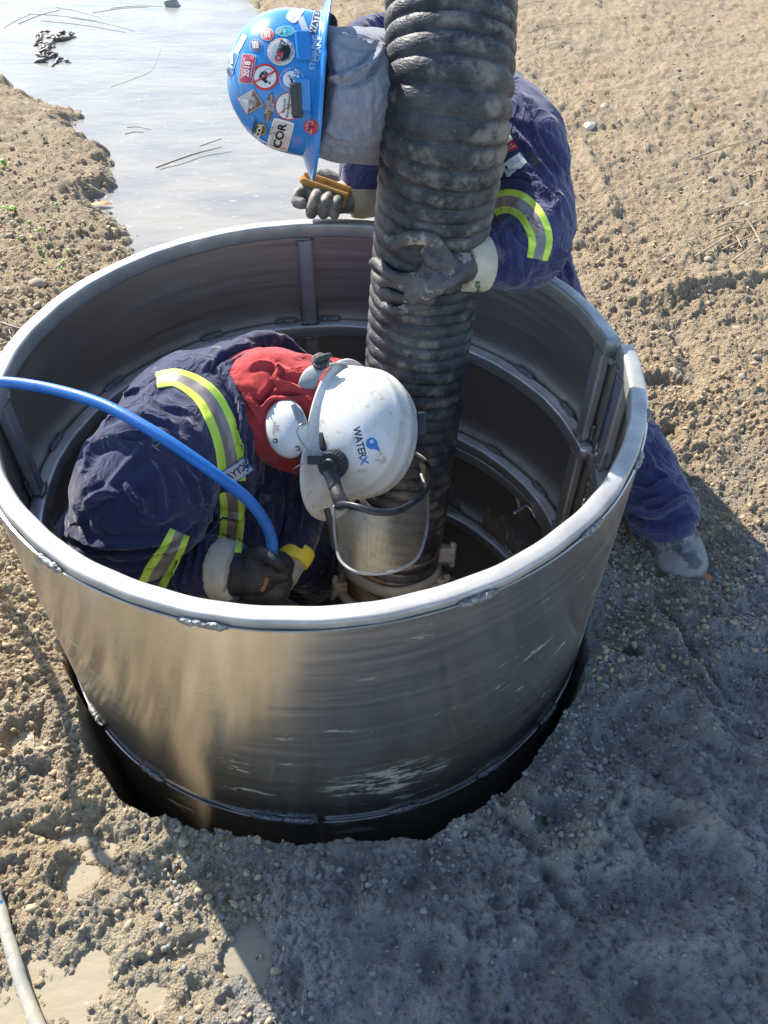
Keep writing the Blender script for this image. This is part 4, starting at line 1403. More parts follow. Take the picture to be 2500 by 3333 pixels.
ff1 = creases([([(263, 868), (312, 849), (365, 841)], 6, 0.0095), ([(289, 894), (335, 909), (373, 921)], 5, 0.0108), ([(232, 955), (278, 944), (327, 940)], 6, 0.0121), ([(190, 1020), (213, 970), (251, 959), (282, 963)], 6, 0.0149),
               ([(194, 1001), (206, 944), (240, 913), (280, 898)], 5, 0.0121), ([(190, 1100), (213, 1077), (236, 1065), (262, 1066)], 8, 0.0135), ([(270, 1039), (286, 1069), (312, 1092)], 7, 0.0108), ([(320, 960), (250, 1040), (200, 1100)], 7, 0.0068),
               ([(149, 1166), (213, 1181), (289, 1184), (365, 1167), (432, 1128)], 5, -0.0297), ([(160, 1150), (215, 1165), (289, 1168), (360, 1150), (425, 1112)], 7, 0.0108), ([(440, 1085), (452, 1110), (446, 1140)], 5, -0.0203),
               ([(250, 1215), (290, 1225), (340, 1210)], 5, 0.0095), ([(240, 1200), (280, 1205), (330, 1195)], 5, 0.0081), ([(270, 1240), (310, 1245), (350, 1228)], 5, 0.0081), ([(438, 1168), (432, 1210), (428, 1255)], 4, 0.0095), ([(420, 1170), (412, 1215), (404, 1262)], 4, 0.0108), ([(452, 1172), (448, 1215), (446, 1260)], 4, 0.0081), ([(395, 1180), (390, 1220), (380, 1260)], 4, 0.0081),
               ([(597, 1012), (605, 1077), (594, 1172)], 4, 0.0135), ([(445, 1100), (498, 1115), (529, 1092)], 4, 0.0108), ([(476, 784), (502, 841), (521, 887), (526, 985), (534, 1030)], 5, 0.0149), ([(540, 860), (560, 930), (572, 1000)], 4, 0.0081), ([(560, 1010), (556, 1090), (548, 1170)], 5, 0.0095), ([(620, 1060), (624, 1110), (618, 1160)], 4, 0.0081), ([(650, 1060), (652, 1110), (640, 1160)], 4, 0.0081),
               ([(300, 850), (350, 880), (410, 892)], 5, 0.0081), ([(330, 1005), (350, 1060), (352, 1120)], 8, 0.0081), ([(395, 1000), (420, 1050), (430, 1090)], 6, 0.0095), ([(430, 800), (460, 790), (480, 770)], 5, 0.0068), ([(460, 811), (466, 788), (517, 763), (574, 755)], 5, -0.0135),
               ([(165, 1080), (180, 1110), (185, 1140)], 6, 0.0095), ([(300, 1110), (340, 1120), (390, 1100)], 7, 0.0068)], ff1)
cov1 = organic('coveralls', cv, M['navy'], w1, 0.0042, 9, ff1)
T1 = bvh(cov1)

hd = MB()
hd.tube([D(500, 850, 1.60), D(575, 872, 1.585), D(640, 884, 1.585), D(700, 900, 1.585), D(735, 915, 1.59)], [0.086, 0.112, 0.106, 0.100, 0.09], 26, 5)
hd.tube([D(560, 800, 1.62), D(600, 820, 1.58), D(655, 818, 1.57), D(720, 812, 1.60)], [0.045, 0.050, 0.040, 0.035], 16, 5)
hd.tube([D(590, 950, 1.60), D(610, 975, 1.60), D(670, 995, 1.60)], [0.04, 0.035, 0.03], 14, 4)
hood1 = organic('hood', hd, M['red'], w1, 0.005, 5, fold_field([(D(610, 825, 1.5), 0.09, D(560, 780, 1.5) - D(650, 860, 1.5), 38, 0.008), (D(560, 860, 1.5), 0.09, UP, 30, 0.007), (D(650, 800, 1.5), 0.07, RT, 40, 0.006)], 0.003, 9, 5, 0.001) if False else creases([([(601, 792), (597, 822), (650, 841)], 5, 0.0162), ([(567, 887), (590, 860), (650, 870)], 5, 0.0149), ([(506, 811), (521, 841), (567, 917)], 4, 0.0108), ([(548, 849), (567, 868), (594, 822)], 5, -0.0135), ([(530, 800), (570, 790), (620, 800)], 5, 0.0095), ([(620, 800), (640, 812), (662, 806)], 4, 0.0108), ([(560, 940), (585, 975), (600, 1005)], 4, 0.0081), ([(640, 770), (690, 778), (720, 792)], 4, 0.0081), ([(600, 846), (630, 852), (655, 850)], 4, -0.0121)], fold_field([], 0.004, 12, 5, 0.0015)))

# the body: one skin from head to hands
def head_axes(up_, front_):
    u = nrm(up_); f = nrm(np.asarray(front_) - u * (np.asarray(front_) @ u))
    return u, f, np.cross(u, f)


def body(parent, hc, u, f, neck, chest, pelvis, arms, legs):
    l = np.cross(u, f)
    mb = MB()
    mb.ell(hc, (f * 0.086, l * 0.070, u * 0.10), 24)
    mb.ell(hc + f * 0.026 - u * 0.065, (f * 0.055, l * 0.050, u * 0.052), 20)
    mb.tube([hc + f * 0.080 + u * 0.012, hc + f * 0.096 - u * 0.022], [0.008, 0.014], 10, 3)
    for s in (-1, 1):
        mb.ell(hc + l * 0.071 * s - u * 0.01, (f * 0.020, l * 0.008, u * 0.032), 14)
    mb.tube([hc + f * 0.076 - u * 0.058 - l * 0.018, hc + f * 0.082 - u * 0.060, hc + f * 0.076 - u * 0.058 + l * 0.018], 0.006, 8, 3)
    mb.tube([hc - u * 0.05 - f * 0.02, neck, chest, pelvis], [0.056, 0.060, 0.10, 0.10], 20, 5)
    for a in arms:
        mb.tube([chest] + list(a), [0.05] + [0.045 - 0.012 * i / len(a) for i in range(len(a))], 14, 4)
    for a in legs:
        mb.tube([pelvis] + list(a), [0.08] + [0.055 - 0.02 * i / len(a) for i in range(len(a))], 14, 4)
    b = organic('body', mb, M['skin'], parent, 0.005, 3)
    for s in (-1, 1):
        MB().ell(hc + f * 0.076 + l * 0.029 * s + u * 0.006, (f * 0.012, l * 0.013, u * 0.010), 12).build('eye', M['whiteplain'], b)
    h = MB().ell(hc - f * 0.012 + u * 0.018, (f * 0.084, l * 0.074, u * 0.090), 20)
    h.build('hair', M['hair'], parent)
    return b


# hard hat 1 -----------------------------------------------------------
def hat(root, c, u, f, m, af, ab, bb, h, brim_f, brim_b, brim_s, ridge=0.004, droop=0.3):
    l = np.cross(u, f)
    V, Fc = [], []
    nt_, ns_ = 96, 30
    nb = 7
    for i in range(ns_ + nb + 1):
        for j in range(nt_):
            t = 2 * pi * j / nt_
            ct, st = cos(t), sin(t)
            a = af if ct > 0 else ab
            R = 1 / ((abs(ct) / a) ** 2.15 + (abs(st) / bb) ** 2.15) ** (1 / 2.15)
            if i <= ns_:
                s = i / ns_
                ph = s * pi / 2
                rr = R * sin(ph) ** 0.92
                zz = h * max(0, cos(ph)) ** 0.80
                x, y = rr * ct, rr * st
                fade = min(1, (1 - s) * 5) * 1.0
                rg = 0
                for yc, wd, am in ((0, 0.011, 1.0), (0.036, 0.006, 0.6), (-0.036, 0.006, 0.6)):
                    rg += am * math.exp(-((y - yc) / wd) ** 4)
                n = nrm([x / a ** 2, y / bb ** 2, max(zz, 0.001) / h ** 2])
                d_ = ridge * rg * fade
                x, y, zz = x + n[0] * d_, y + n[1] * d_, zz + n[2] * d_
            else:
                s = (i - ns_) / nb
                wf = brim_s + (brim_f - brim_s) * max(0, ct) ** 2.2 if ct > 0 else brim_s + (brim_b - brim_s) * (-ct) ** 2.2
                rr = R + wf * s
                x, y = rr * ct, rr * st
                zz = -wf * s * droop * (1.0 if ct > 0 else 0.6) - 0.004 * s
                if s > 0.95:
                    zz -= 0.003
            V.append(c + f * x + l * y + u * zz)
    for i in range(ns_ + nb):
        for j in range(nt_):
            k = (j + 1) % nt_
            Fc.append((i * nt_ + j, (i + 1) * nt_ + j, (i + 1) * nt_ + k, i * nt_ + k))
    o = mesh_obj('shell', V, Fc, m, root)
    bm = bmesh.new(); bm.from_mesh(o.data); bmesh.ops.remove_doubles(bm, verts=bm.verts, dist=0.0004); bmesh.ops.recalc_face_normals(bm, faces=bm.faces); bm.to_mesh(o.data); bm.free()
    sol = o.modifiers.new('s', 'SOLIDIFY'); sol.thickness = 0.0026; sol.offset = -1
    bv = o.modifiers.new('b', 'SUBSURF'); bv.levels = bv.render_levels = 1
    # head band inside
    V, Fc = [], []
    n = 48
    for j in range(n):
        t = 2 * pi * j / n
        for r_, z_ in ((0.86, 0.01), (0.86, -0.022), (0.83, -0.022), (0.83, 0.01)):
            V.append(c + f * cos(t) * af * r_ + l * sin(t) * bb * r_ + u * z_)
    for j in range(n):
        k = (j + 1) % n
        for q in range(4):
            Fc.append((j * 4 + q, j * 4 + (q + 1) % 4, k * 4 + (q + 1) % 4, k * 4 + q))
    mesh_obj('head_band', V, Fc, M['black'], root)
    return o


def basis(phi, tilt):
    """axes from the picture: phi turns the crown direction (0 = right, 180 = left), tilt leans it to the viewer"""
    side = RT * cos(radians(phi)) + UP * sin(radians(phi))
    u = side * cos(radians(tilt)) - FW * sin(radians(tilt))
    return nrm(u)


hc1 = D(750, 937, 1.56)
u1 = basis(-9, 31)
f1 = nrm(np.cross(np.cross(u1, -UP * 1.0 - RT * 0.22), u1))
hat1 = thing('hard_hat', 'scuffed white hard hat with mesh face screen on the worker inside the form', 'hard hat', tuple(hc1))
sh1 = hat(hat1, hc1, u1, f1, M['whiteshell'], 0.128, 0.134, 0.108, 0.142, 0.052, 0.014, 0.012, 0.0035)
H1 = bvh(sh1)
l1 = np.cross(u1, f1)
body(w1, hc1 - u1 * 0.03, u1, f1, D(610, 885, 1.60), D(450, 930, 1.62), pel1,
     [[D(330, 1000, 1.46), D(240, 1160, 1.47), D(340, 1222, 1.535), D(480, 1234, 1.49), D(520, 1238, 1.475)], [D(600, 960, 1.77), D(640, 1070, 1.72), D(637, 1180, 1.69)]],
     [[np.array([-0.05, -0.14, -0.86]), np.array([-0.30, -0.21, -1.14])], [np.array([-0.06, 0.22, -0.86]), np.array([-0.32, 0.27, -1.14])]])
for fx, fy in ((-0.27, -0.20), (-0.29, 0.26)):
    bt = MB().tube([(fx, fy, -1.02), (fx, fy, -1.13)], [0.062, 0.058], 16, 3).tube([(fx - 0.03, fy, -1.155), (fx + 0.13, fy, -1.165)], [(0.048, 0.045), (0.046, 0.034)], 16, 4)
    organic('boot', bt, M['boot'], w1, 0.005, 3)

# tape and badges
TAPE = dict(cols=[0, 0.27, 0.70, 1.0], mats=[M['yellow'], M['silver']], colmats=[0, 1, 0])
ribbon('reflective_tape', T1, [(338, 822, 34), (385, 818, 40), (440, 850, 54), (472, 900, 60), (492, 960, 60), (500, 1015, 60), (502, 1040, 58)], 58, M['yellow'], w1, **TAPE)
ribbon('reflective_tape', T1, [(498, 1062, 52), (502, 1100, 54), (500, 1140, 54), (494, 1192, 54)], 54, M['yellow'], w1, **TAPE)
ribbon('reflective_tape', T1, [(388, 1150, 46), (370, 1190, 52), (345, 1230, 60), (322, 1275, 60)], 56, M['yellow'], w1, **TAPE)
decal('name_patch', T1, (506, 1020), 32, [(*rect2(78, 36, 12, 6, rc=5), I['blue']), (*rect2(73, 31, 12, 6, rc=4), I['white']), (*text2('CLAYTON', 15, bold=0.03, sx=0.84), I['navy'])], w1, 0.003)
# stitched seams
for ln in ([(442, 862), (410, 890), (372, 930), (335, 968)], [(335, 968), (400, 1010), (440, 1050), (448, 1080)], [(524, 900), (530, 960), (536, 1010), (540, 1040)], [(270, 880), (310, 868), (345, 885), (372, 898)], [(600, 1060), (596, 1110), (590, 1160)], [(452, 1100), (450, 1150), (446, 1190)], [(545, 1000), (580, 1012), (600, 1010)]):
    ribbon('seam', T1, ln, 2.6, M['navyworn'], w1, 0.0002, step=4, thick=0.0008)
# right glove, black, closed on the blue hose
gp = D
glove_r = hand('glove', [([gp(482, 1232, 1.475), gp(520, 1235, 1.47), gp(560, 1238, 1.46)], [(0.052, 0.036), (0.050, 0.036), (0.046, 0.036)]),
                         ([gp(560, 1222, 1.45), gp(600, 1225, 1.45)], [(0.036, 0.030), (0.034, 0.026)]), ([gp(545, 1265, 1.47), gp(590, 1268, 1.47)], [(0.034, 0.030), (0.030, 0.026)])],
               [([gp(540, 1205, 1.445), gp(565, 1196, 1.42), gp(592, 1212, 1.41), gp(606, 1222, 1.42)], 0.0125),
                ([gp(585, 1218, 1.45), gp(612, 1222, 1.455), gp(620, 1238, 1.48), gp(600, 1246, 1.51)], 0.0112),
                ([gp(585, 1240, 1.455), gp(614, 1246, 1.46), gp(620, 1262, 1.485), gp(600, 1268, 1.515)], 0.0112),
                ([gp(580, 1262, 1.46), gp(608, 1270, 1.465), gp(614, 1284, 1.49), gp(594, 1290, 1.515)], 0.0108),
                ([gp(565, 1282, 1.465), gp(595, 1292, 1.47), gp(602, 1302, 1.49), gp(584, 1308, 1.515)], 0.0125)], M['gloveblack'], w1, 0.0022)
TG = bvh(glove_r)
cuff1 = MB().tube([gp(458, 1222, 1.478), gp(480, 1228, 1.47), gp(505, 1234, 1.465)], [(0.058, 0.062), (0.058, 0.062), (0.053, 0.056)], 26, 4, caps=None)
cf = organic('glove_cuff', MB().tube([gp(474, 1230, 1.475), gp(490, 1232, 1.47), gp(510, 1234, 1.465)], [(0.061, 0.060), (0.059, 0.057), (0.055, 0.050)], 26, 4, caps='flat'), M['cream'], w1, 0.003, 3, fold_field([], 0.002, 20, 9, 0.0008))
TC = bvh(cf)
decal('cuff_print', TC, (490, 1272), 68, [(*text2('R M A', 4.5, 0, 4), I['black']), (*text2('KET', 4.5, 3, -5), I['black'])], w1, 0.001)
decal('glove_print', TG, (572, 1262), 68, [(*text2('RINGO', 7, bold=0.02), I['orange'])], w1, 0.001)
# left glove, yellow cuff
hand('glove', [([gp(632, 1196, 1.675), gp(622, 1218, 1.665), gp(612, 1240, 1.655)], [(0.034, 0.028), (0.036, 0.028), (0.036, 0.028)])],
     [([gp(622, 1236, 1.645), gp(625, 1258, 1.64), gp(612, 1272, 1.63)], 0.012), ([gp(608, 1245, 1.645), gp(612, 1270, 1.64), gp(600, 1286, 1.63)], 0.012),
      ([gp(598, 1248, 1.65), gp(600, 1278, 1.645), gp(590, 1298, 1.635)], 0.012), ([gp(590, 1248, 1.66), gp(588, 1276, 1.65), gp(580, 1292, 1.64)], 0.011),
      ([gp(632, 1220, 1.65), gp(634, 1238, 1.64), gp(628, 1250, 1.63)], 0.012)], M['gloveyellow'], w1, 0.0026)

organic('glove_cuff', MB().tube([D(640, 1184, 1.683), D(634, 1200, 1.675), D(628, 1214, 1.668)], [0.043, 0.042, 0.038], 24, 4, caps='flat'), mat('yellow cuff', (0.78, 0.66, 0.05), (0.70, 0.58, 0.06), 14, 0.6, 0, 0.2, 90), w1, 0.0026, 2)
# hat 1 fittings
decal('logo_sticker', H1, (779, 963), -77, [(*rect2(96, 35, 14, 8, rc=5), I['white']), (*disc2(24, sx=1.0), I['white'])][:1] +
      [([(x, y + 17) for x, y in disc2(25)[0]], disc2(25)[1], I['white']), (*text2('WATER', 15.5, -8, 0, bold=0.02, sx=0.88), I['black']), (*text2('X', 16, 32, 0, bold=0.03), I['blue']),
       (*text2('INDUSTRIES', 6.0, 0, -11.5, spacing=1.5, sx=0.98), I['silver']), ([(x, y + 24) for x, y in disc2(12)[0]], disc2(12)[1], I['blue']),
       ([(-8, 30), (-3, 33.5), (2, 35), (8, 31), (11.5, 24), (14, 28), (20, 38), (6, 35.5)][5:] + [(11, 26), (4, 35)], [(0, 1, 2), (0, 2, 4), (0, 4, 3)], I['blue']),
       ([(x - 4, y + 25) for x, y in disc2(4.5)[0]], disc2(4.5)[1], I['pale'])], hat1, 0.0008)
kb, kn = hit(H1, 724, 1000, 0.0)
kn = nrm(-l1 * 0.0 + kn)
ka = nrm(np.cross(kn, u1)); kc = np.cross(kn, ka)
knob = MB().tube([kb - kn * 0.004, kb + kn * 0.020], [0.0265, 0.0265], 40, 1, caps='flat')
for i in range(26):
    a = 2 * pi * i / 26
    d_ = ka * cos(a) + kc * sin(a)
    knob.box(kb + kn * 0.012 + d_ * 0.0265, (np.cross(kn, d_) * 0.0016, d_ * 0.0014, kn * 0.008))
knob.tube([kb + kn * 0.018, kb + kn * 0.026], [0.018, 0.015], 30, 1, caps='flat')
knob_o = knob.build('pivot_knob', M['black'], hat1, False, bevel=0.001)
MB().box(D(684, 994, 1.452), (RT * 0.017, UP * 0.008, FW * 0.007)).build('muff_bracket', M['black'], hat1, False, bevel=0.002)
pq, pn = hit(H1, 698, 952, 0.0)
MB().tube([D(697, 938, 1.465), D(699, 966, 1.46)], 0.0075, 12, 2).build('slot_clip', M['black'], hat1)
# ear muff hanging off its wire arm
mc = D(617, 926, 1.475)
mu = nrm(RT * 0.18 - UP * 0.98); mn = nrm(-FW * 0.86 - RT * 0.5 - UP * 0.1); mu = nrm(mu - mn * (mu @ mn)); ms = np.cross(mn, mu)
muff = MB()
prof = [(0.0, 0.026), (0.35, 0.0255), (0.62, 0.022), (0.82, 0.015), (0.94, 0.006), (1.0, -0.006), (0.99, -0.014), (0.6, -0.016), (0, -0.016)]
V, Fc = [], []
n = 48
for r_, z_ in prof:
    for j in range(n):
        t = 2 * pi * j / n
        V.append(mc + mu * cos(t) * 0.057 * r_ + ms * sin(t) * 0.045 * r_ + mn * z_)
for i in range(len(prof) - 1):
    for j in range(n):
        k = (j + 1) % n
        Fc.append((i * n + j, i * n + k, (i + 1) * n + k, (i + 1) * n + j))
muff_o = mesh_obj('ear_muff', V, Fc, M['whiteplain'], hat1)
bm = bmesh.new(); bm.from_mesh(muff_o.data); bmesh.ops.remove_doubles(bm, verts=bm.verts, dist=0.0003); bmesh.ops.recalc_face_normals(bm, faces=bm.faces); bm.to_mesh(muff_o.data); bm.free()
sb = muff_o.modifiers.new('s', 'SUBSURF'); sb.levels = sb.render_levels = 1
TM = bvh(muff_o)
decal('muff_print', TM, (597, 925), 82, [(*text2('HOWA', 6, 0, 4), I['black']), (*text2('LEIG', 6, 0, -3.5), I['black'])], muff_o, 0.001)
decal('muff_print', TM, (595, 952), 82, [(*rect2(9, 9, 2, 2), I['black']), (*rect2(5, 5, 2, 2), I['white'])], muff_o, 0.001)
decal('muff_print', TM, (643, 968), 98, [(*text2('L3', 8, bold=0.03), I['black'])], muff_o, 0.001)
cu = MB().tube([mc - mn * 0.034, mc - mn * 0.012], [(0.038, 0.048), (0.042, 0.053)], 30, 2, up=mu, caps='flat')
cu.build('ear_cushion', M['black'], muff_o)
MB().prism([(-0.020, -0.004), (0.004, -0.009), (0.024, -0.003), (0.024, 0.004), (0.0, 0.009), (-0.020, 0.005)], 0.0035, hitz(TM, 643, 896, 0.004, 1.44), (nrm(RT * 0.5 - UP * 0.85), nrm(RT * 0.85 + UP * 0.5), -FW)).build('arm_clip', M['greyplastic'], muff_o, False, bevel=0.001)
MB().tube([D(660, 912, 1.435), D(648, 918, 1.43), D(642, 930, 1.432), D(646, 945, 1.436), D(658, 962, 1.44), D(668, 976, 1.445), D(676, 984, 1.447)], 0.0016, 8, 5).build('wire_arm', M['wire'], hat1)
MB().tube([D(673, 994, 1.447), D(652, 1002, 1.452), D(632, 1014, 1.46)], 0.0016, 8, 4).build('wire_arm', M['wire'], hat1)
# nape strap and ratchet
MB().tube([D(657, 852, 1.50), D(664, 832, 1.485), D(672, 812, 1.485), D(688, 796, 1.49), D(712, 787, 1.50), D(745, 786, 1.52)],
          [(0.004, 0.014), (0.004, 0.018), (0.004, 0.017), (0.004, 0.013), (0.003, 0.008), (0.003, 0.007)], 14, 5, up=RT).build('nape_strap', M['greyplastic'], hat1)
kn2 = MB().tube([D(694, 784, 1.488), D(691, 777, 1.478)], [0.018, 0.018], 8, 1, caps='flat').tube([D(712, 768, 1.478), D(690, 776, 1.478), D(684, 780, 1.478)], [0.006, 0.009, 0.006], 8, 2)
kn2.build('ratchet_knob', M['black'], hat1, False, bevel=0.002)
MB().box(D(911, 915, 1.53), (RT * 0.008, UP * 0.022, FW * 0.012)).build('lamp_clip', M['black'], hat1, False, bevel=0.003)
# visor: carrier arm, curved band, screen
MB().tube([D(716, 1020, 1.445), D(722, 1045, 1.44), D(731, 1072, 1.425), D(740, 1090, 1.42)], [(0.016, 0.008), (0.013, 0.007), (0.013, 0.006), (0.014, 0.006)], 14, 4, up=FW).build('visor_arm', M['black'], hat1)
topc = [D(722, 1094, 1.425), D(742, 1090, 1.405), D(775, 1096, 1.385), D(815, 1106, 1.385), D(855, 1104, 1.405), D(893, 1086, 1.445), D(922, 1058, 1.50), D(932, 1028, 1.56), D(922, 1000, 1.61), D(900, 982, 1.645)]
botc = [D(727, 1182, 1.455), D(738, 1214, 1.44), D(771, 1236, 1.42), D(819, 1239, 1.42), D(862, 1230, 1.44), D(900, 1206, 1.48), D(918, 1160, 1.53), D(924, 1110, 1.585), D(922, 1062, 1.63), D(912, 1030, 1.655)]
tc_, bc_ = crom(topc, 6), crom(botc, 6)
V, Fc = [], []
nv = 24
for i in range(len(tc_)):
    for j in range(nv + 1):
        s = j / nv
        bul = -FW * 0.006 * sin(pi * s)
        V.append(tc_[i] * (1 - s) + bc_[i] * s + bul)
for i in range(len(tc_) - 1):
    for j in range(nv):
        Fc.append((i * (nv + 1) + j, (i + 1) * (nv + 1) + j, (i + 1) * (nv + 1) + j + 1, i * (nv + 1) + j + 1))
ms_ = bpy.data.materials.new('steel mesh screen'); ms_.use_nodes = True
N_, L_ = ms_.node_tree.nodes, ms_.node_tree.links
b_ = N_['Principled BSDF']
b_.inputs['Base Color'].default_value = (0.55, 0.52, 0.42, 1); b_.inputs['Metallic'].default_value = 0.8; b_.inputs['Roughness'].default_value = 0.38
uvn = N_.new('ShaderNodeTexCoord')
sp_ = N_.new('ShaderNodeSeparateXYZ'); L_.new(uvn.outputs['UV'], sp_.inputs[0])
def stripes(sock, fr):
    a = N_.new('ShaderNodeMath'); a.operation = 'MULTIPLY'; a.inputs[1].default_value = fr; L_.new(sock, a.inputs[0])
    f_ = N_.new('ShaderNodeMath'); f_.operation = 'FRACT'; L_.new(a.outputs[0], f_.inputs[0])
    g_ = N_.new('ShaderNodeMath'); g_.operation = 'LESS_THAN'; g_.inputs[1].default_value = 0.24; L_.new(f_.outputs[0], g_.inputs[0])
    return g_.outputs[0]
mxx = N_.new('ShaderNodeMath'); mxx.operation = 'MAXIMUM'
L_.new(stripes(sp_.outputs[0], 150), mxx.inputs[0]); L_.new(stripes(sp_.outputs[1], 76), mxx.inputs[1])
L_.new(mxx.outputs[0], b_.inputs['Alpha'])
scr = mesh_obj('face_screen', V, Fc, ms_, hat1)
uvl = scr.data.uv_layers.new(name='UV')
for p_ in scr.data.polygons:
    for li in p_.loop_indices:
        vi = scr.data.loops[li].vertex_index
        uvl.data[li].uv = ((vi // (nv + 1)) / (len(tc_) - 1), (vi % (nv + 1)) / nv)
MB().tube(topc, [(0.003, 0.0065)] * len(topc), 12, 6, up=UP).build('visor_band', M['black'], hat1)
edge_ = [D(722, 1094, 1.423), D(722, 1140, 1.44), D(727, 1182, 1.455), D(738, 1214, 1.44), D(771, 1236, 1.42), D(819, 1239, 1.42), D(862, 1230, 1.44), D(900, 1206, 1.48), D(918, 1160, 1.53), D(924, 1110, 1.585), D(922, 1062, 1.63), D(910, 1025, 1.66)]
MB().tube(edge_, 0.0032, 10, 6).build('screen_edging', M['greyplastic'], scr)
MB().tube([D(706, 1100, 1.43), D(718, 1150, 1.445), D(724, 1184, 1.457)], [(0.002, 0.006)] * 3, 8, 4, up=RT).build('visor_side_strip', M['black'], hat1)
# ---------------------------------------------------------------- worker standing behind the form
w2 = thing('person', 'bending worker in navy coveralls and grey hood, hugging the thick hose behind the form', 'person', (0.6, 0.5, -0.58))
pel2 = D(1105, 510, 2.07)
cv = MB()
cv.tube([D(885, 175, 1.74), D(1000, 290, 1.74), D(1080, 400, 1.86), pel2], [0.125, 0.160, 0.160, 0.155], 28, 5)
cv.tube([D(1010, 230, 1.74), D(1115, 310, 1.66), D(1150, 420, 1.64), D(1160, 505, 1.60), D(1120, 555, 1.565), D(1045, 563, 1.525)], [0.10, 0.098, 0.078, 0.070, 0.062, 0.045], 24, 5)
cv.tube([D(900, 190, 1.76), D(850, 240, 1.80), D(800, 340, 1.88), D(782, 400, 1.92)], [0.10, 0.085, 0.065, 0.055], 20, 5)
hipL, hipR = pel2 + np.array([0.04, -0.02, -0.06]), pel2 + np.array([-0.10, 0.06, -0.05])
kneeL = D(1288, 855, 2.06)
cv.tube([hipL, D(1200, 690, 2.14), kneeL, D(1368, 985, 1.985), D(1408, 1055, 1.945), D(1434, 1108, 1.91)], [0.115, 0.090, 0.084, 0.082, 0.077, 0.080], 24, 5)
cv.tube([hipR, np.array([0.30, 0.98, -0.40]), np.array([0.42, 1.25, -0.50])], [0.115, 0.085, 0.07], 20, 5)
# collar standing round the hood
cv.tube([D(770, 75, 1.60), D(800, 62, 1.66), D(840, 60, 1.70)], [0.020, 0.026, 0.03], 12, 4)
ff2 = fold_field([(D(1160, 520, 1.55), 0.11, D(1200, 480, 1.5) - D(1080, 560, 1.5), 30, 0.010), (D(1120, 380, 1.6), 0.11, D(1080, 330, 1.6) - D(1190, 450, 1.6), 24, 0.008),
                  (D(1090, 560, 1.52), 0.08, D(1070, 500, 1.5) - D(1080, 620, 1.5), 34, 0.007), (D(1200, 560, 1.9), 0.12, D(1160, 450, 1.9) - D(1240, 620, 1.9), 30, 0.008),
                  (D(1430, 1090, 1.86), 0.10, RT, 30, 0.012), (D(1390, 1000, 1.9), 0.12, D(1370, 960, 1.9) - D(1440, 1040, 1.9), 22, 0.008), (D(1180, 320, 1.7), 0.10, D(1120, 220, 1.7) - D(1200, 400, 1.7), 26, 0.006)],
                 0.0042, 9, 13, 0.0022)
ff2 = creases([([(1115, 192), (1147, 272), (1179, 336), (1211, 394)], 5, 0.0095), ([(1096, 266), (1140, 320), (1182, 384)], 5, 0.0095), ([(1147, 394), (1182, 426), (1211, 474)], 5, 0.0121), ([(1080, 480), (1083, 512), (1099, 560), (1089, 602)], 4, 0.0121),
               ([(1108, 483), (1115, 512), (1147, 528)], 4, 0.0121), ([(1125, 478), (1147, 500), (1165, 505)], 4, 0.0108), ([(1060, 490), (1046, 512)], 4, 0.0095), ([(1070, 405), (1110, 395), (1150, 410)], 5, 0.0108), ([(1090, 375), (1130, 380), (1170, 400)], 4, 0.0081),
               ([(1345, 1080), (1409, 1112), (1500, 1066)], 7, 0.0216), ([(1355, 1122), (1429, 1142), (1510, 1112)], 6, 0.0189), ([(1345, 1040), (1400, 1062), (1470, 1030)], 6, 0.0135), ([(1400, 990), (1420, 1020), (1450, 1040)], 5, 0.0108), ([(1390, 960), (1410, 1000), (1400, 1040)], 5, 0.0081),
               ([(1200, 530), (1222, 570), (1235, 615)], 4, 0.0108), ([(1180, 550), (1200, 580), (1210, 610)], 4, 0.0095), ([(1110, 560), (1120, 590), (1110, 610)], 4, 0.0095), ([(1060, 530), (1068, 565), (1062, 600)], 4, 0.0068), ([(1130, 540), (1140, 560), (1135, 585)], 4, 0.0081)], ff2)
cov2 = organic('coveralls', cv, M['pants'], w2, 0.0050, 8, ff2)
T2 = bvh(cov2)
hd = MB()
hd.tube([D(905, 215, 1.66), D(840, 214, 1.54), D(775, 212, 1.43), D(725, 206, 1.372), D(676, 200, 1.352)], [(0.135, 0.135), (0.118, 0.118), (0.104, 0.110), (0.098, 0.112), (0.096, 0.108)], 28, 5, up=FW, caps='flat')
hd.tube([D(700, 318, 1.46), D(750, 328, 1.47), D(820, 326, 1.53)], [0.014, 0.016, 0.018], 12, 4)
hd.tube([D(825, 120, 1.50), D(815, 165, 1.43), D(780, 215, 1.385), D(725, 245, 1.37)], [0.030, 0.028, 0.024, 0.016], 14, 5)
hd.tube([D(730, 95, 1.46), D(775, 108, 1.45), D(820, 100, 1.50)], [0.02, 0.022, 0.022], 12, 4)
hood2 = organic('hood', hd, M['grey'], w2, 0.005, 6, fold_field([(D(770, 160, 1.4), 0.08, D(820, 120, 1.4) - D(710, 220, 1.4), 26, 0.007), (D(740, 290, 1.4), 0.08, UP, 26, 0.006)], 0.003, 8, 15, 0.0008) if False else creases([([(826, 100), (790, 145), (739, 168), (708, 170)], 6, 0.0175), ([(826, 120), (793, 170), (739, 188)], 5, -0.0121), ([(722, 78), (759, 95), (800, 96)], 5, 0.0121), ([(700, 270), (730, 290), (780, 296)], 6, 0.0081), ([(683, 312), (750, 316), (815, 315)], 3, -0.0081), ([(800, 180), (790, 230), (800, 290)], 7, 0.0081)], fold_field([], 0.0035, 9, 15, 0.001)))

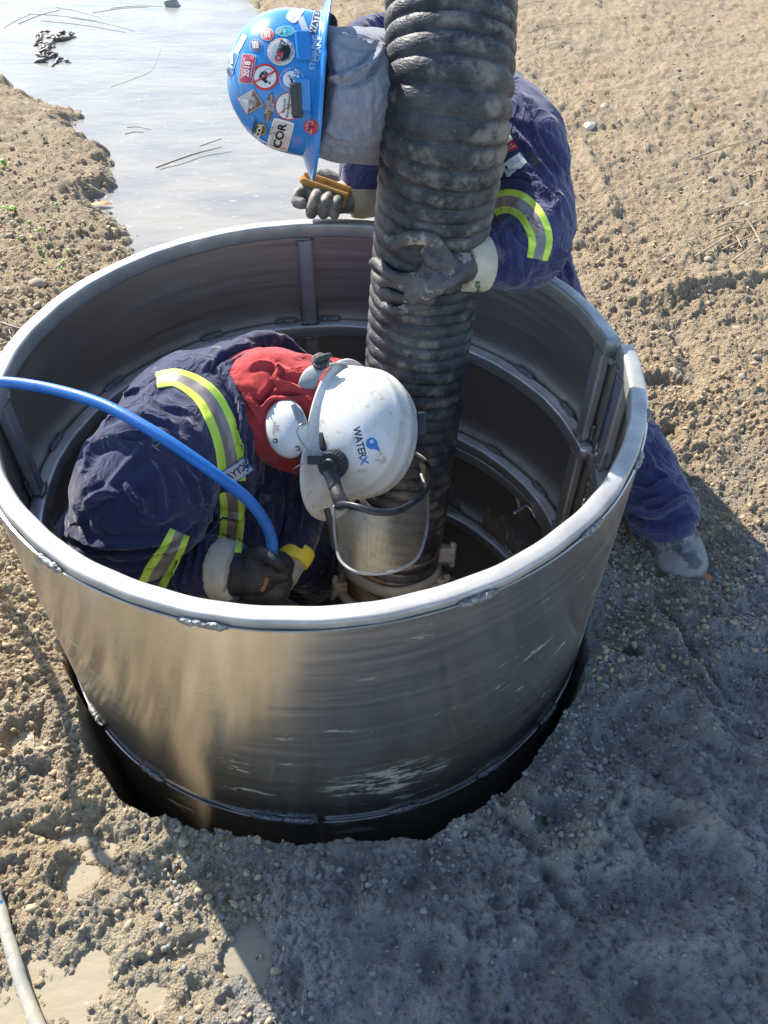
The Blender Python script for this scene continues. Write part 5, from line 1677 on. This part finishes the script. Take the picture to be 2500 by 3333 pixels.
hc2 = D(672, 187, 1.355)
u2 = basis(174, 11)
f2 = nrm(-UP - RT * 0.12)
f2 = nrm(f2 - u2 * (f2 @ u2))
hat2 = thing('hard_hat', 'glossy blue hard hat covered in round and square stickers, worn by the bending worker', 'hard hat', tuple(hc2))
sh2 = hat(hat2, hc2, u2, f2, M['blueshell'], 0.112, 0.112, 0.100, 0.138, 0.040, 0.042, 0.017, 0.004, 0.40)
H2 = bvh(sh2)
l2 = np.cross(u2, f2)
body(w2, hc2 - u2 * 0.035 + FW * 0.016 + UP * 0.010, u2, f2, D(770, 212, 1.48), D(960, 260, 1.74), pel2,
     [[D(1115, 310, 1.66), D(1158, 500, 1.60), D(1040, 563, 1.525), D(985, 572, 1.50)], [D(850, 240, 1.80), D(785, 400, 1.92), D(735, 428, 1.90)]],
     [[hipL, D(1200, 690, 2.14), kneeL, D(1400, 1040, 1.955)], [hipR, np.array([0.30, 0.98, -0.40]), np.array([0.42, 1.23, -0.49])]])
# boots
bt = MB()
ak = D(1437, 1120, 1.905)
bt.tube([ak + np.array([0, 0, 0.0]), D(1444, 1150, 1.915), D(1452, 1175, 1.93)], [0.045, 0.062, 0.066], 20, 4)
bt.tube([D(1447, 1160, 1.935), D(1460, 1190, 1.910), D(1474, 1214, 1.880)], [(0.064, 0.058), (0.067, 0.056), (0.062, 0.046)], 22, 5)
boot_l = organic('boot', bt, M['boot'], w2, 0.0045, 4, lambda P, N: 0.004 * fbm(P * 25, 4, 6) + 0.002 * (1 - 2 * np.abs(vnoise(P * 40, 9))))
bs = MB()
bs.tube([D(1464, 1196, 1.96), D(1477, 1220, 1.925), D(1488, 1243, 1.89)], [(0.066, 0.016), (0.073, 0.016), (0.068, 0.016)], 22, 5, up=(0, 0, 1))
bs.build('sole', M['sole'], boot_l)
bt = MB().tube([(0.42, 1.24, -0.48), (0.45, 1.32, -0.47)], [0.06, 0.06], 16, 3).tube([(0.45, 1.33, -0.40), (0.45, 1.36, -0.54)], [(0.05, 0.045), (0.048, 0.04)], 16, 3)
organic('boot', bt, M['boot'], w2, 0.006, 3)
# tape, badges
ribbon('reflective_tape', T2, [(1062, 444, 50), (1085, 436, 52), (1112, 438, 54), (1138, 455, 54), (1158, 485, 54), (1167, 520, 52), (1160, 560, 44)], 52, M['yellow'], w2, step=2.5, **TAPE)
decal('flame_label', T2, (1083, 322), 33, [(*rect2(62, 34, 10, 6), I['white']), ([(x, y - 7) for x, y in rect2(62, 20, 10, 4)[0]], rect2(62, 20, 10, 4)[1], I['red']), (*text2('FR', 10, -2, -7, bold=0.02), I['white']), (*text2('FLAME', 4.5, 18, -4), I['white']), (*text2('RESISTANT', 4.2, 19, -11, sx=0.75), I['white'])], w2, 0.003)
decal('care_label', T2, (1110, 356), 35, [(*rect2(50, 28, 8, 6), I['pale']), (*rect2(48, 26, 8, 6), I['white']), (*disc2(3.2), I['black'])][:2] + [([(x - 14, y + 4) for x, y in disc2(3)[0]], disc2(3)[1], I['black']), (*text2('High Visibility', 3.2, 10, 5, sx=0.8), I['navy']), (*text2('Fire Resistant', 3.2, 10, 0, sx=0.8), I['navy']), (*text2('Care Label', 3.2, -13, -6, sx=0.7), I['navy'])], w2, 0.003)
for ln in ([(1120, 200), (1160, 270), (1195, 340), (1212, 400)], [(1150, 300), (1180, 350), (1195, 400), (1200, 450)], [(1075, 500), (1085, 540), (1082, 590)], [(1205, 540), (1225, 580), (1232, 615)], [(1160, 370), (1172, 385), (1185, 400)]):
    ribbon('seam', T2, ln, 2.6, M['navy'], w2, 0.0002, step=4, thick=0.0008)
# left glove wrapped round the hose
def oh(x, y, lift):
    return hitz(T_HOSE, x, y, lift, 1.5)
gl = hand('glove', [([D(1008, 568, 1.515), D(975, 574, 1.475), oh(935, 590, 0.026), oh(905, 605, 0.020)], [(0.046, 0.036), (0.049, 0.032), (0.046, 0.024), (0.034, 0.020)]),
                    ([D(985, 545, 1.485), oh(950, 545, 0.026), oh(925, 548, 0.016)], [(0.024, 0.022), (0.024, 0.018), (0.018, 0.014)])],
          [([oh(960, 538, 0.022), oh(930, 520, 0.020), oh(895, 512, 0.020), oh(865, 514, 0.018), oh(850, 524, 0.016)], 0.0125),
           ([oh(930, 588, 0.020), oh(890, 592, 0.018), oh(855, 582, 0.017), oh(826, 572, 0.012), oh(812, 568, 0.006)], 0.0102),
           ([oh(930, 612, 0.020), oh(890, 616, 0.018), oh(860, 606, 0.016), oh(832, 597, 0.012), oh(816, 592, 0.008)], 0.0102),
           ([oh(930, 634, 0.018), oh(895, 640, 0.017), oh(865, 634, 0.015), oh(836, 624, 0.010)], 0.0100),
           ([oh(925, 652, 0.016), oh(895, 662, 0.014), oh(868, 664, 0.013), oh(838, 655, 0.010)], 0.0095)], M['glove'], w2, 0.0020)
cf2 = organic('glove_cuff', MB().tube([D(1040, 566, 1.525), D(1018, 568, 1.515), D(992, 571, 1.50)], [(0.056, 0.056), (0.055, 0.053), (0.052, 0.048)], 26, 4, caps='flat'), M['cream'], w2, 0.003, 2, fold_field([], 0.0015, 16, 19, 0.0005))
TC2 = bvh(cf2)
decal('cuff_print', TC2, (1032, 618), -78, [(*text2('RIN', 10, bold=0.02), I['green'])], w2, 0.001)
# right glove, fist resting on the rim
gr = hand('glove', [([D(768, 430, 1.915), D(735, 430, 1.905), D(705, 428, 1.90), D(680, 425, 1.90)], [(0.040, 0.030), (0.044, 0.032), (0.044, 0.034), (0.038, 0.030)]),
                    ([D(735, 400, 1.93), D(700, 388, 1.93), D(672, 392, 1.925)], [0.024, 0.026, 0.022])],
          [([D(672, 405, 1.89), D(650, 415, 1.875), D(640, 434, 1.865), D(652, 440, 1.862)], 0.0140),
           ([D(690, 412, 1.875), D(682, 428, 1.85), D(676, 445, 1.85), D(672, 460, 1.865)], 0.0138),
           ([D(712, 420, 1.875), D(706, 433, 1.85), D(701, 447, 1.85), D(699, 461, 1.865)], 0.0135),
           ([D(734, 426, 1.875), D(729, 438, 1.855), D(725, 450, 1.855), D(722, 462, 1.868)], 0.0130)], M['gloveclay'], w2, 0.0026)
organic('glove_cuff', MB().tube([D(806, 418, 1.93), D(782, 424, 1.92), D(755, 430, 1.915)], [(0.050, 0.052), (0.050, 0.050), (0.043, 0.042)], 24, 4, caps='flat'), mat('tan glove cuff', (0.42, 0.33, 0.20), (0.34, 0.28, 0.18), 14, 0.7, 0, 0.3, 90, mud=0.62, mudscale=24), w2, 0.003, 3, fold_field([], 0.0025, 14, 29, 0.001))

bar_c = D(703, 404, 1.868)
bx_ = nrm(D(757, 425, 1.868) - D(650, 388, 1.868)); bz_ = nrm(-FW * 0.75 + UP * 0.3); bz_ = nrm(bz_ - bx_ * (bz_ @ bx_)); by_ = np.cross(bz_, bx_)
barr = thing('channel_bar', 'short ochre bar smeared with mud, gripped in the gloved fist at the far rim', 'bar', tuple(bar_c))
mb = MB()
mb.prism([(-0.060, -0.010), (-0.066, 0.0), (-0.060, 0.009), (-0.045, 0.014), (0.058, 0.012), (0.062, 0.0), (0.058, -0.010)], 0.006, bar_c, (bx_, by_, bz_))
mb.prism([(-0.058, 0.008), (-0.045, 0.015), (0.060, 0.013), (0.060, 0.008)], 0.011, bar_c + bz_ * 0.004, (bx_, by_, bz_))
mb.prism([(-0.058, -0.006), (-0.055, -0.012), (0.060, -0.012), (0.060, -0.006)], 0.010, bar_c + bz_ * 0.004, (bx_, by_, bz_))
mb.prism([(0.028, -0.04), (0.060, -0.035), (0.060, 0.0), (0.028, 0.0)], 0.006, bar_c - bz_ * 0.004, (bx_, by_, bz_))
mb.build('bar_body', M['ochre'], barr, False, bevel=0.003)

# ---- blue hat stickers
def shift(vf, dx, dy):
    return [(x + dx, y + dy) for x, y in vf[0]], vf[1]
def dsk(r, k, dx=0, dy=0, **kw):
    v, f = shift(disc2(r, **kw), dx, dy); return (v, f, I[k])
def rct(w_, h_, k, dx=0, dy=0, ang=0, **kw):
    v, f = shift(rect2(w_, h_, ang=radians(ang), **kw), dx, dy); return (v, f, I[k])
def txt(s, size, k, dx=0, dy=0, **kw):
    v, f = text2(s, size, dx, dy, **kw); return (v, f, I[k])
def arc(s, size, k, r, a0, a1):
    v, f = arctext(s, size, r, a0, a1); return (v, f, I[k])
ST = 'sticker'
decal(ST, H2, (606, 290), 75, [rct(66, 48, 'black', rc=4), rct(65, 47, 'white', rc=4), rct(52, 0.8, 'orange', 0, 18), rct(52, 0.8, 'orange', 0, -19), rct(0.8, 37, 'orange', -26, -0.5), rct(0.8, 37, 'orange', 26, -0.5),
                               txt('COR', 17, 'black', 0, 1, bold=0.03), txt('MHCA', 4.5, 'black', 6, 20.5), txt('Certificate of Recognition', 3.2, 'black', 0, 13.5, sx=0.95), txt('RECOGNIZED by MHCA', 3.8, 'orange', 0, -13.5, sx=0.9)], hat2)
decal(ST, H2, (562, 279), 72, [dsk(14, 'gold'), dsk(10.5, 'black'), dsk(8, 'gold'), dsk(6.5, 'black'), ([(-15, 9), (13, 12), (20, 17), (-5, 15)], [(0, 1, 2, 3)], I['navy']), txt('COR', 9.5, 'white', 0, 0, bold=0.04)], hat2)
decal(ST, H2, (542, 219), 76, [rct(42, 42, 'brown', ang=45), rct(40, 40, 'white', ang=45), rct(37.5, 37.5, 'silver', ang=45), ([(-26.5, 0), (26.5, 0), (0, -26.5)], [(0, 1, 2)], I['brown']), ([(-1, 20), (-8, 2), (6, 2)], [(0, 1, 2)], I['white']), txt('MILLER', 6, 'white', 0, -5, bold=0.02), txt('GROUP', 3.6, 'white', 0, -12), txt('THE', 3.2, 'brown', 0, 2)], hat2)
decal(ST, H2, (582, 233), 80, [([(-37, 0), (-20, 8), (0, 10.5), (20, 8), (37, 0), (20, -8), (0, -10.5), (-20, -8)], [(0, 1, 7), (1, 2, 6, 7), (2, 3, 5, 6), (3, 4, 5)], I['brown']), txt('MILLER', 6, 'silver', 2, 5.4, bold=0.02, sx=1.1), txt('SAFETY PROGRAM', 5, 'silver', -1, -0.8, bold=0.01), txt('2018', 6, 'silver', 3, -7, bold=0.02)], hat2)
decal(ST, H2, (573.5, 166.5), 80, [dsk(29, 'red'), dsk(23.5, 'white'), ([(-10, 2), (-6, 11), (0, 13), (8, 10), (13, 3), (9, -5), (2, -6), (-4, -3), (-9, -8), (-14, -4)], [(0, 1, 2, 3, 4, 5, 6, 7), (0, 7, 8, 9)], I['black']), (*shift(disc2(9, r0=7.4), 10, -6), I['grey']), rct(6, 3, 'silver', 0, 4), ([(-15, -12), (-10, -15), (-8, -9)], [(0, 1, 2)], I['black']),
                                  rct(48, 3.6, 'red', ang=-52, n=12, m=2)], hat2)
decal(ST, H2, (535, 149), 82, [rct(64, 31, 'silver', rc=3), rct(61, 28, 'crimson', rc=3), txt('ORIENTATION', 4.6, 'white', 0, 9, bold=0.01), txt('2018', 11.5, 'white', -1, -0.2, bold=0.03), txt('London Line', 4.2, 'white', -3, -10.5), dsk(3.4, 'white', 25, -9), dsk(2.2, 'crimson', 25, -9)], hat2)
for c_, k in (((553.5, 98.5), 'navy'), ((578.5, 75.5), 'red')):
    decal(ST, H2, c_, 88, [dsk(14, 'pale' if k == 'navy' else 'white'), dsk(13, k)] + [rct(15, 1.8, 'white', 0, yy, 8) for yy in (5.5, 2, -1.5, -5)], hat2)
decal(ST, H2, (616, 68), 95, [([(y_ * 0.75, x_ * 1.35) for x_, y_ in disc2(16)[0]], disc2(16)[1], I['teal']), ([(y_ * 0.65, x_ * 1.2) for x_, y_ in disc2(16, r0=14.5)[0]], disc2(16)[1], I['pale']), dsk(4, 'tanp', 0, 11), txt('SAFETY', 4, 'navy', 0, -3)], hat2)
decal(ST, H2, (607.5, 112.5), 72, [dsk(30, 'silver'), dsk(29, 'white'), dsk(21.5, 'silver'), (*shift(disc2(10, sx=0.9), 7, -9), I['black']), ([(-20, -6), (20, -8), (17, -13), (8, -20), (-8, -20), (-17, -13)], [(0, 1, 2, 3, 4, 5)], I['black']), txt('OE', 12, 'red', -11, 1, bold=0.05), txt('987', 12, 'black', 11, 1, bold=0.02),
                                  arc('OPERATING ENGINEERS', 4.8, 'red', 25.4, 205, 5), arc('OF MANITOBA LOCAL 987', 4.4, 'black', 25.4, 215, 345)], hat2)
decal(ST, H2, (629.5, 172), 88, [dsk(26, 'white'), dsk(25, 'blue'), dsk(18, 'white'), arc('SAFETY FIRST', 4.6, 'white', 21.5, 175, 5), ([(-14, -4), (-12, -9), (10, 4), (8, 6)], [(0, 1, 2, 3)], I['black']), ([(-2, -9), (2, -9), (9, 9), (6, 9)], [(0, 1, 2, 3)], I['grey']), rct(38, 12, 'white', 3, -10), txt('RLING', 10.5, 'blue', 3, -10, bold=0.04)], hat2)
decal(ST, H2, (624.5, 229), 84, [dsk(30, 'red'), dsk(27.5, 'white'), txt('Because', 6.6, 'black', 0, 11, bold=0.01), txt("We've Always", 6.4, 'black', 0, 1, bold=0.01), txt('Done It', 6.6, 'black', 0, -10, bold=0.01), rct(56, 1.6, 'red', ang=-48, n=12, m=1)], hat2)
star = [((17.5 if i % 2 else 15.6) * cos(pi * i / 18), (17.5 if i % 2 else 15.6) * sin(pi * i / 18)) for i in range(36)]
decal(ST, H2, (672, 274), 84, [(star + [(0, 0)], [(i, (i + 1) % 36, 36) for i in range(36)], I['red']), arc('SAFETY PARTNER', 3.6, 'white', 12, 200, -20), txt('1', 12, 'black', 0, -1, bold=0.04), ([(-5, 4), (5, 4), (3, 8), (-3, 8)], [(0, 1, 2, 3)], I['white']), txt('2017', 3.4, 'white', 9, -5), txt('2016', 3.4, 'white', -9, -5)], hat2)
for c_, s_, L_n in (((677, 114), 'STERLING', 88), ((688, 106), 'CRANE', 62)):
    a_ = 84
    base = text2(s_, 10.5, 0, 0, bold=0.02, sx=1.15)
    decal('lettering', H2, c_, a_, [(*base, I['pale'])], hat2, 0.0008)
decal(ST, H2, (681, 46), 76, [rct(50, 15, 'white', rc=2), txt('WATER', 12, 'black', -1, 0, bold=0.02, sx=1.0)], hat2)
decal(ST, H2, (656, 57), 112, [rct(42, 14, 'silver', rc=1)], hat2)
decal(ST, H2, (640, 26), 55, [rct(50, 26, 'white', rc=8), txt('Crane', 11, 'pale', 0, 0)], hat2)
decal(ST, H2, (500, 140), 72, [rct(56, 18, 'pale', rc=2), rct(52, 14, 'blue', rc=1), rct(22, 6, 'white', 12, 2, 20), rct(12, 5, 'black', -16, 0, 30), rct(10, 4, 'white', -4, -3, 60)], hat2)
decal(ST, H2, (520, 95), 62, [rct(44, 12, 'pale', rc=2)], hat2)
# clip and slots
q, n_ = hit(H2, 641, 216, 0.004)
e1 = nrm(UP * 0.998 - RT * 0.02); e2 = nrm(np.cross(n_, e1)); e1 = np.cross(e2, n_)
MB().box(q, (e2 * 0.0085, e1 * 0.025, n_ * 0.007)).box(q + e2 * 0.002 + n_ * 0.006, (e2 * 0.0050, e1 * 0.0235, n_ * 0.003)).build('light_clip', M['black'], hat2, False, bevel=0.002)
for xx, yy in ((655, 100), (655, 205)):
    q, n_ = hit(H2, xx, yy, 0.001)
    e2 = nrm(np.cross(n_, e1)); e3 = np.cross(e2, n_)
    MB().box(q, (e2 * 0.012, e3 * 0.024, n_ * 0.004)).build('accessory_slot', M['blueshell'], hat2, False, bevel=0.003)
MB().tube([D(700, 55, 1.37), D(712, 95, 1.355), D(722, 120, 1.36)], [(0.004, 0.012), (0.004, 0.016), (0.004, 0.013)], 14, 4, up=RT).build('nape_strap', M['greyplastic'], hat2)
MB().tube([D(708, 52, 1.375), D(716, 46, 1.365)], [0.014, 0.014], 10, 1, caps='flat').build('ratchet_knob', M['black'], hat2, False, bevel=0.002)

# ---------------------------------------------------------------- blue hose
bl = thing('blue_hose', 'bright blue rubber hose running over the left rim into the gloved hand', 'hose', tuple(D(0, 825, 1.41)))
pts = [D(591, 1222, 1.44), D(588, 1198, 1.425), D(587, 1165, 1.41), D(571, 1126, 1.385), D(536, 1080, 1.35), D(480, 1035, 1.32), D(404, 980, 1.305), D(312, 921, 1.31), D(213, 870, 1.335), D(100, 838, 1.38), D(0, 825, 1.412),
       D(-90, 832, 1.42), D(-190, 830, 1.40), D(-270, 790, 1.38), D(-330, 850, 1.42)]
pts += [np.array([-0.86, 0.02, -0.12]), np.array([-0.87, 0.02, -0.40]), np.array([-0.95, -0.05, -0.56]), np.array([-1.05, -0.25, -0.572]), np.array([-0.90, -0.50, -0.572]), np.array([-0.70, -0.62, -0.572])]
pts += [Zp(-35, 1850, -0.571), Zp(-3, 1955, -0.571), Zp(24, 2050, -0.571), Zp(52, 2140, -0.571), Zp(80, 2212, -0.571), Zp(120, 2290, -0.571)]
MB().tube(pts, 0.0102, 20, 12).build('hose', M['bluehose'], bl)
mb = MB().tube(pts[-7:], 0.0110, 16, 8)
organic('mud_coat', mb, mat('beige mud coat', (0.40, 0.36, 0.28), (0.33, 0.32, 0.28), 14, 0.35, 0, 0.4, 80), bl, 0.003, 2, lambda P, N: 0.0018 * fbm(P * 40, 3, 8) + 0.0002)

# ---------------------------------------------------------------- small things on the ground and water
rg = random.Random(4)


def gz_at(x, y):
    return float(ground_z(np.array([x]), np.array([y]))[0][0])


def pebble_mesh(seed, m, name='pebble'):
    bm = bmesh.new(); bmesh.ops.create_icosphere(bm, subdivisions=3, radius=1.0)
    P = np.array([v.co[:] for v in bm.verts])
    P = P * (1 + 0.16 * vnoise(P * 1.3 + seed * 7, seed) + 0.05 * vnoise(P * 3.5, seed + 3))[:, None] * np.array([1.0, 0.75, 0.55])
    for v, p in zip(bm.verts, P): v.co = p
    me = bpy.data.meshes.new(name); bm.to_mesh(me); bm.free()
    me.materials.append(m)
    me.polygons.foreach_set('use_smooth', np.ones(len(me.polygons), dtype=bool))
    return me


PM = [pebble_mesh(k, M['stone']) for k in range(5)]


def put_pebble(x, y, s, me, label, group, name='pebble'):
    o = bpy.data.objects.new(name, me)
    o.location = (x, y, gz_at(x, y) + s * 0.08)
    o.scale = (s, s, s)
    o.rotation_euler = (rg.uniform(-.3, .3), rg.uniform(-.3, .3), rg.uniform(0, 6.3))
    link(o)
    return tag(o, label, 'stone', group)


for k in range(60):
    px, py = rg.uniform(1080, 1659), rg.uniform(0, 1000)
    if px < 1420 and py > 90 + 0: px = rg.uniform(1300, 1659)
    p = Zp(px, py, GZ)
    put_pebble(p[0], p[1], rg.choice([0.007, 0.009, 0.011, 0.014, 0.018]), PM[k % 5], 'small pale pebble lying on the dry tan soil right of the workers', 'pale pebbles on the dry soil at right')
for k in range(12):
    px, py = rg.uniform(900, 1659), rg.uniform(1330, 2200)
    if py < 1330 + (1300 - px) * 1.1: continue
    p = Zp(px, py, GZ)
    put_pebble(p[0], p[1], rg.choice([0.003, 0.004, 0.005, 0.007]), PM[k % 5], 'tiny pale pebble set in the shaded grey clay', 'tiny pebbles in the shaded clay')
for k in range(16):
    px, py = rg.uniform(0, 260), rg.uniform(480, 700)
    p = Zp(px, py, GZ)
    put_pebble(p[0], p[1], rg.choice([0.009, 0.012, 0.016]), PM[k % 5], 'greyish pebble among the damp crumbs on the left bank', 'pebbles on the left bank')
p = Zp(1268, 296, GZ)
put_pebble(p[0], p[1], 0.036, pebble_mesh(9, M['whitestone'], 'stone'), 'smooth white egg-shaped stone, largest on the right bank', None, 'stone')
p = Zp(1300, 262, GZ)
put_pebble(p[0], p[1], 0.030, pebble_mesh(12, M['stone'], 'stone'), 'flat grey stone just beyond the white egg-shaped stone', None, 'stone')
p = Zp(88, 930 * 1.0 + 4, GZ) if False else Zp(88, 932 * 0 + 600 + 332 - 300, GZ)
put_pebble(p[0], p[1], 0.030, pebble_mesh(15, M['stone'], 'stone'), 'rounded brownish stone on the left bank near the rim', None, 'stone')


def stick(name, pix, r, m, label, cat, z=None, group=None, dz=0.006):
    P = []
    for q in pix:
        zz = GZ if z is None else z
        p = Zp(q[0], q[1], zz)
        g = gz_at(p[0], p[1]) if z is None else z
        p = Zp(q[0], q[1], g)
        P.append((p[0], p[1], g + dz + (q[2] if len(q) > 2 else 0)))
    o = MB().tube(P, [r * (1 - 0.5 * i / (len(P) - 1)) for i in range(len(P))], 7, 4).build(name, m)
    return tag(o, label, cat, group)


stick('straw', [(338, 362), (390, 343), (430, 330), (478, 318)], 0.0026, M['straw'], 'long bent straw afloat on the puddle below the blue hat', 'straw', WZ, dz=0.002)
stick('straw', [(346, 366), (400, 352), (440, 338), (500, 328)], 0.0015, M['straw'], 'thin pale straw floating beside the long bent one', 'straw', WZ, dz=0.001)
stick('straw', [(432, 316), (455, 308), (478, 300)], 0.0018, M['twig'], 'short dark stalk floating just above the long straw', 'straw', WZ, dz=0.001)
stick('straw', [(240, 188), (290, 170), (330, 150), (348, 105)], 0.0012, M['straw'], 'faint curved straw in the middle of the puddle', 'straw', WZ, dz=0.0005)
for k, (px, py, ln, an) in enumerate(((60, 30, 150, -6), (90, 45, 180, -8), (150, 38, 140, -12), (200, 28, 120, 6), (40, 52, 90, 20), (240, 18, 110, 2), (120, 16, 100, -14), (10, 60, 60, 30), (270, 290, 40, 5), (275, 275, 50, -6))):
    stick('stalk', [(px, py), (px + ln * .5, py - ln * .5 * sin(radians(an)) - 3), (px + ln, py - ln * sin(radians(an)))], 0.0019, M['straw'] if k % 2 else M['twig'],
          'thin stalk floating in the upper left of the puddle' if k < 8 else ('short stalk on the water off the left bank, upper one' if k == 9 else 'short stalk on the water off the left bank, lower one'), 'stalk', WZ,
          'stalks floating in the upper left' if k < 8 else None, dz=0.001)
# dark rotten clump in the water
mb = MB()
for px, py in ((88, 75), (86, 85), (92, 95), (97, 106), (104, 112), (100, 122), (108, 100), (114, 90), (120, 82), (128, 78), (136, 74), (146, 74), (90, 126), (118, 126), (130, 128), (98, 132), (124, 88)):
    p = Zp(px + rg.uniform(-4, 4), py + rg.uniform(-2, 2), WZ)
    mb.tube([p + np.array([rg.uniform(-.09, .09), rg.uniform(-.12, .12), -0.004]), p + np.array([0, 0, 0.014]), p + np.array([rg.uniform(-.09, .09), rg.uniform(-.12, .12), -0.004])], rg.uniform(0.006, 0.014), 8, 3)
cl = organic('weed_clump', mb, M['twig'], None, 0.006, 1, lambda P, N: 0.008 * vnoise(P * 60, 5))
tag(cl, 'dark forked clump of rotten weed standing in the puddle', 'weed')
p = Zp(372, 12, WZ)
o = MB().ell(p, ((0.06, 0, 0), (0, 0.05, 0), (0, 0, 0.05)), 14)
cl = organic('mud_lump', o, M['clay'], None, 0.008, 1, lambda P, N: 0.012 * vnoise(P * 30, 5)); tag(cl, 'pale lump of mud sticking out at the far end of the puddle', 'mud lump')


def leafy(name, px, py, s, m, label, cat, n=1, group=None, spread=0.5, z=None):
    g = GZ if z is None else z
    p = Zp(px, py, g); p[2] = gz_at(p[0], p[1]) if z is None else z
    mb = MB()
    for k in range(n):
        a = rg.uniform(0, 6.3) if n > 1 else 2.6
        dx, dy = cos(a), sin(a)
        st_ = s * rg.uniform(0.7, 1.1)
        V = []
        for i in range(5):
            t = i / 4
            wdt = st_ * 0.19 * sin(pi * min(1, t * 0.9 + 0.08))
            cc = p + np.array([dx, dy, 0]) * st_ * t * spread + np.array([0, 0, 0.004 + st_ * (1 - spread) * 0.8 * sin(t * 2)])
            V += [cc + np.array([-dy, dx, 0.15]) * wdt, cc + np.array([0, 0, -0.1 * wdt]), cc - np.array([-dy, dx, -0.15]) * wdt]
        Fc = [(i * 3 + j, i * 3 + j + 1, i * 3 + j + 4, i * 3 + j + 3) for i in range(4) for j in range(2)]
        mb.add(V, Fc)
    o = mb.build(name, m)
    so_ = o.modifiers.new('s', 'SOLIDIFY'); so_.thickness = 0.0012
    return tag(o, label, cat, group)


leafy('leaf', 196, 440, 0.11, M['leaf'], 'orange dead leaf at the water edge on the left bank', 'leaf', 3, spread=0.97)
leafy('leaf', 262, 384, 0.06, M['sprout'], 'green leaf lying at the tip of the left bank', 'leaf', 2, spread=0.9)
leafy('leaf', 215, 290, 0.07, M['straw'], 'pale dead leaf on the water by the left bank', 'leaf', 1, spread=0.95)
for px, py, s in ((30, 482, .05), (42, 478, .04), (110, 486, .035), (132, 470, .03), (70, 508, .03), (92, 524, .03), (104, 520, .03), (92, 560, .03), (96, 566, .03), (138, 590, .03), (140, 606, .03), (104, 596, .025), (50, 540, .025), (8, 392, .05), (20, 384, .06), (150, 560, .03), (1196, 642, .02), (1228, 4, .08), (1240, 640, .02), (1162, 262, .03)):
    leafy('seedling', px, py, s, M['sprout'], 'tiny green seedling poking out of the crumbly soil', 'seedling', 3, 'green seedlings in the soil', 0.55)
leafy('grass_tuft', 1255, 6, 0.10, M['sprout'], 'green grass tuft at the top edge of the bank', 'grass', 9, None, 0.6)
for k, pix in enumerate((((-20, 966), (40, 985), (70, 994), (95, 1002)), ((0, 1022), (30, 1016), (64, 1030)), ((14, 966), (26, 1000), (32, 1044), (30, 1070)), ((-10, 1050), (14, 1042), (40, 1060)))):
    pix = [(a, b * 1.0 * 0.664 * 1.0 + 0) if False else (a * 1.0, 270 / 1.0 + (b - 966) * 1.0 + 426) for a, b in pix]
    stick('twig', pix, 0.004, M['straw'] if k % 2 else M['twig'], ['brown twig pointing down toward the left rim', 'pale twig lying level by the left rim', 'upright dark twig crossing the others by the left rim', 'lowest pale twig at the left rim'][k], 'twig', dz=0.012)
for k, (a, b, c, d_) in enumerate(((1500, 560, 1659, 470), (1540, 520, 1640, 492), (1560, 545, 1659, 500), (1575, 500, 1600, 540), (1520, 470, 1655, 440), (1580, 570, 1659, 520), (1610, 480, 1640, 530), (1545, 498, 1600, 486), (1490, 350, 1655, 300), (1600, 392, 1659, 372))):
    stick('reed', [(a, b), ((a + c) / 2, (b + d_) / 2 - 4), (c, d_)], 0.0042, M['straw'], 'dry broken reed in the pile at the right edge' if k < 8 else ('long dry reed lying above the reed pile' if k == 8 else 'short dry reed between the pile and the long reed'), 'reed', None, 'dry reeds at the right edge' if k < 8 else None, dz=0.012)
for k, (a, b, c, d_) in enumerate(((1140, 75, 1200, 60), (1150, 100, 1230, 86), (1180, 60, 1290, 52), (1100, 20, 1180, 5), (1190, 170, 1215, 215), (1260, 255, 1300, 272))):
    stick('stem', [(a, b), ((a + c) / 2, (b + d_) / 2 - 3), (c, d_)], 0.0022, M['straw'] if k % 3 else M['twig'], 'dry stem scattered on the tan bank right of the thick hose', 'stem', None, 'dry stems on the right bank', dz=0.008)
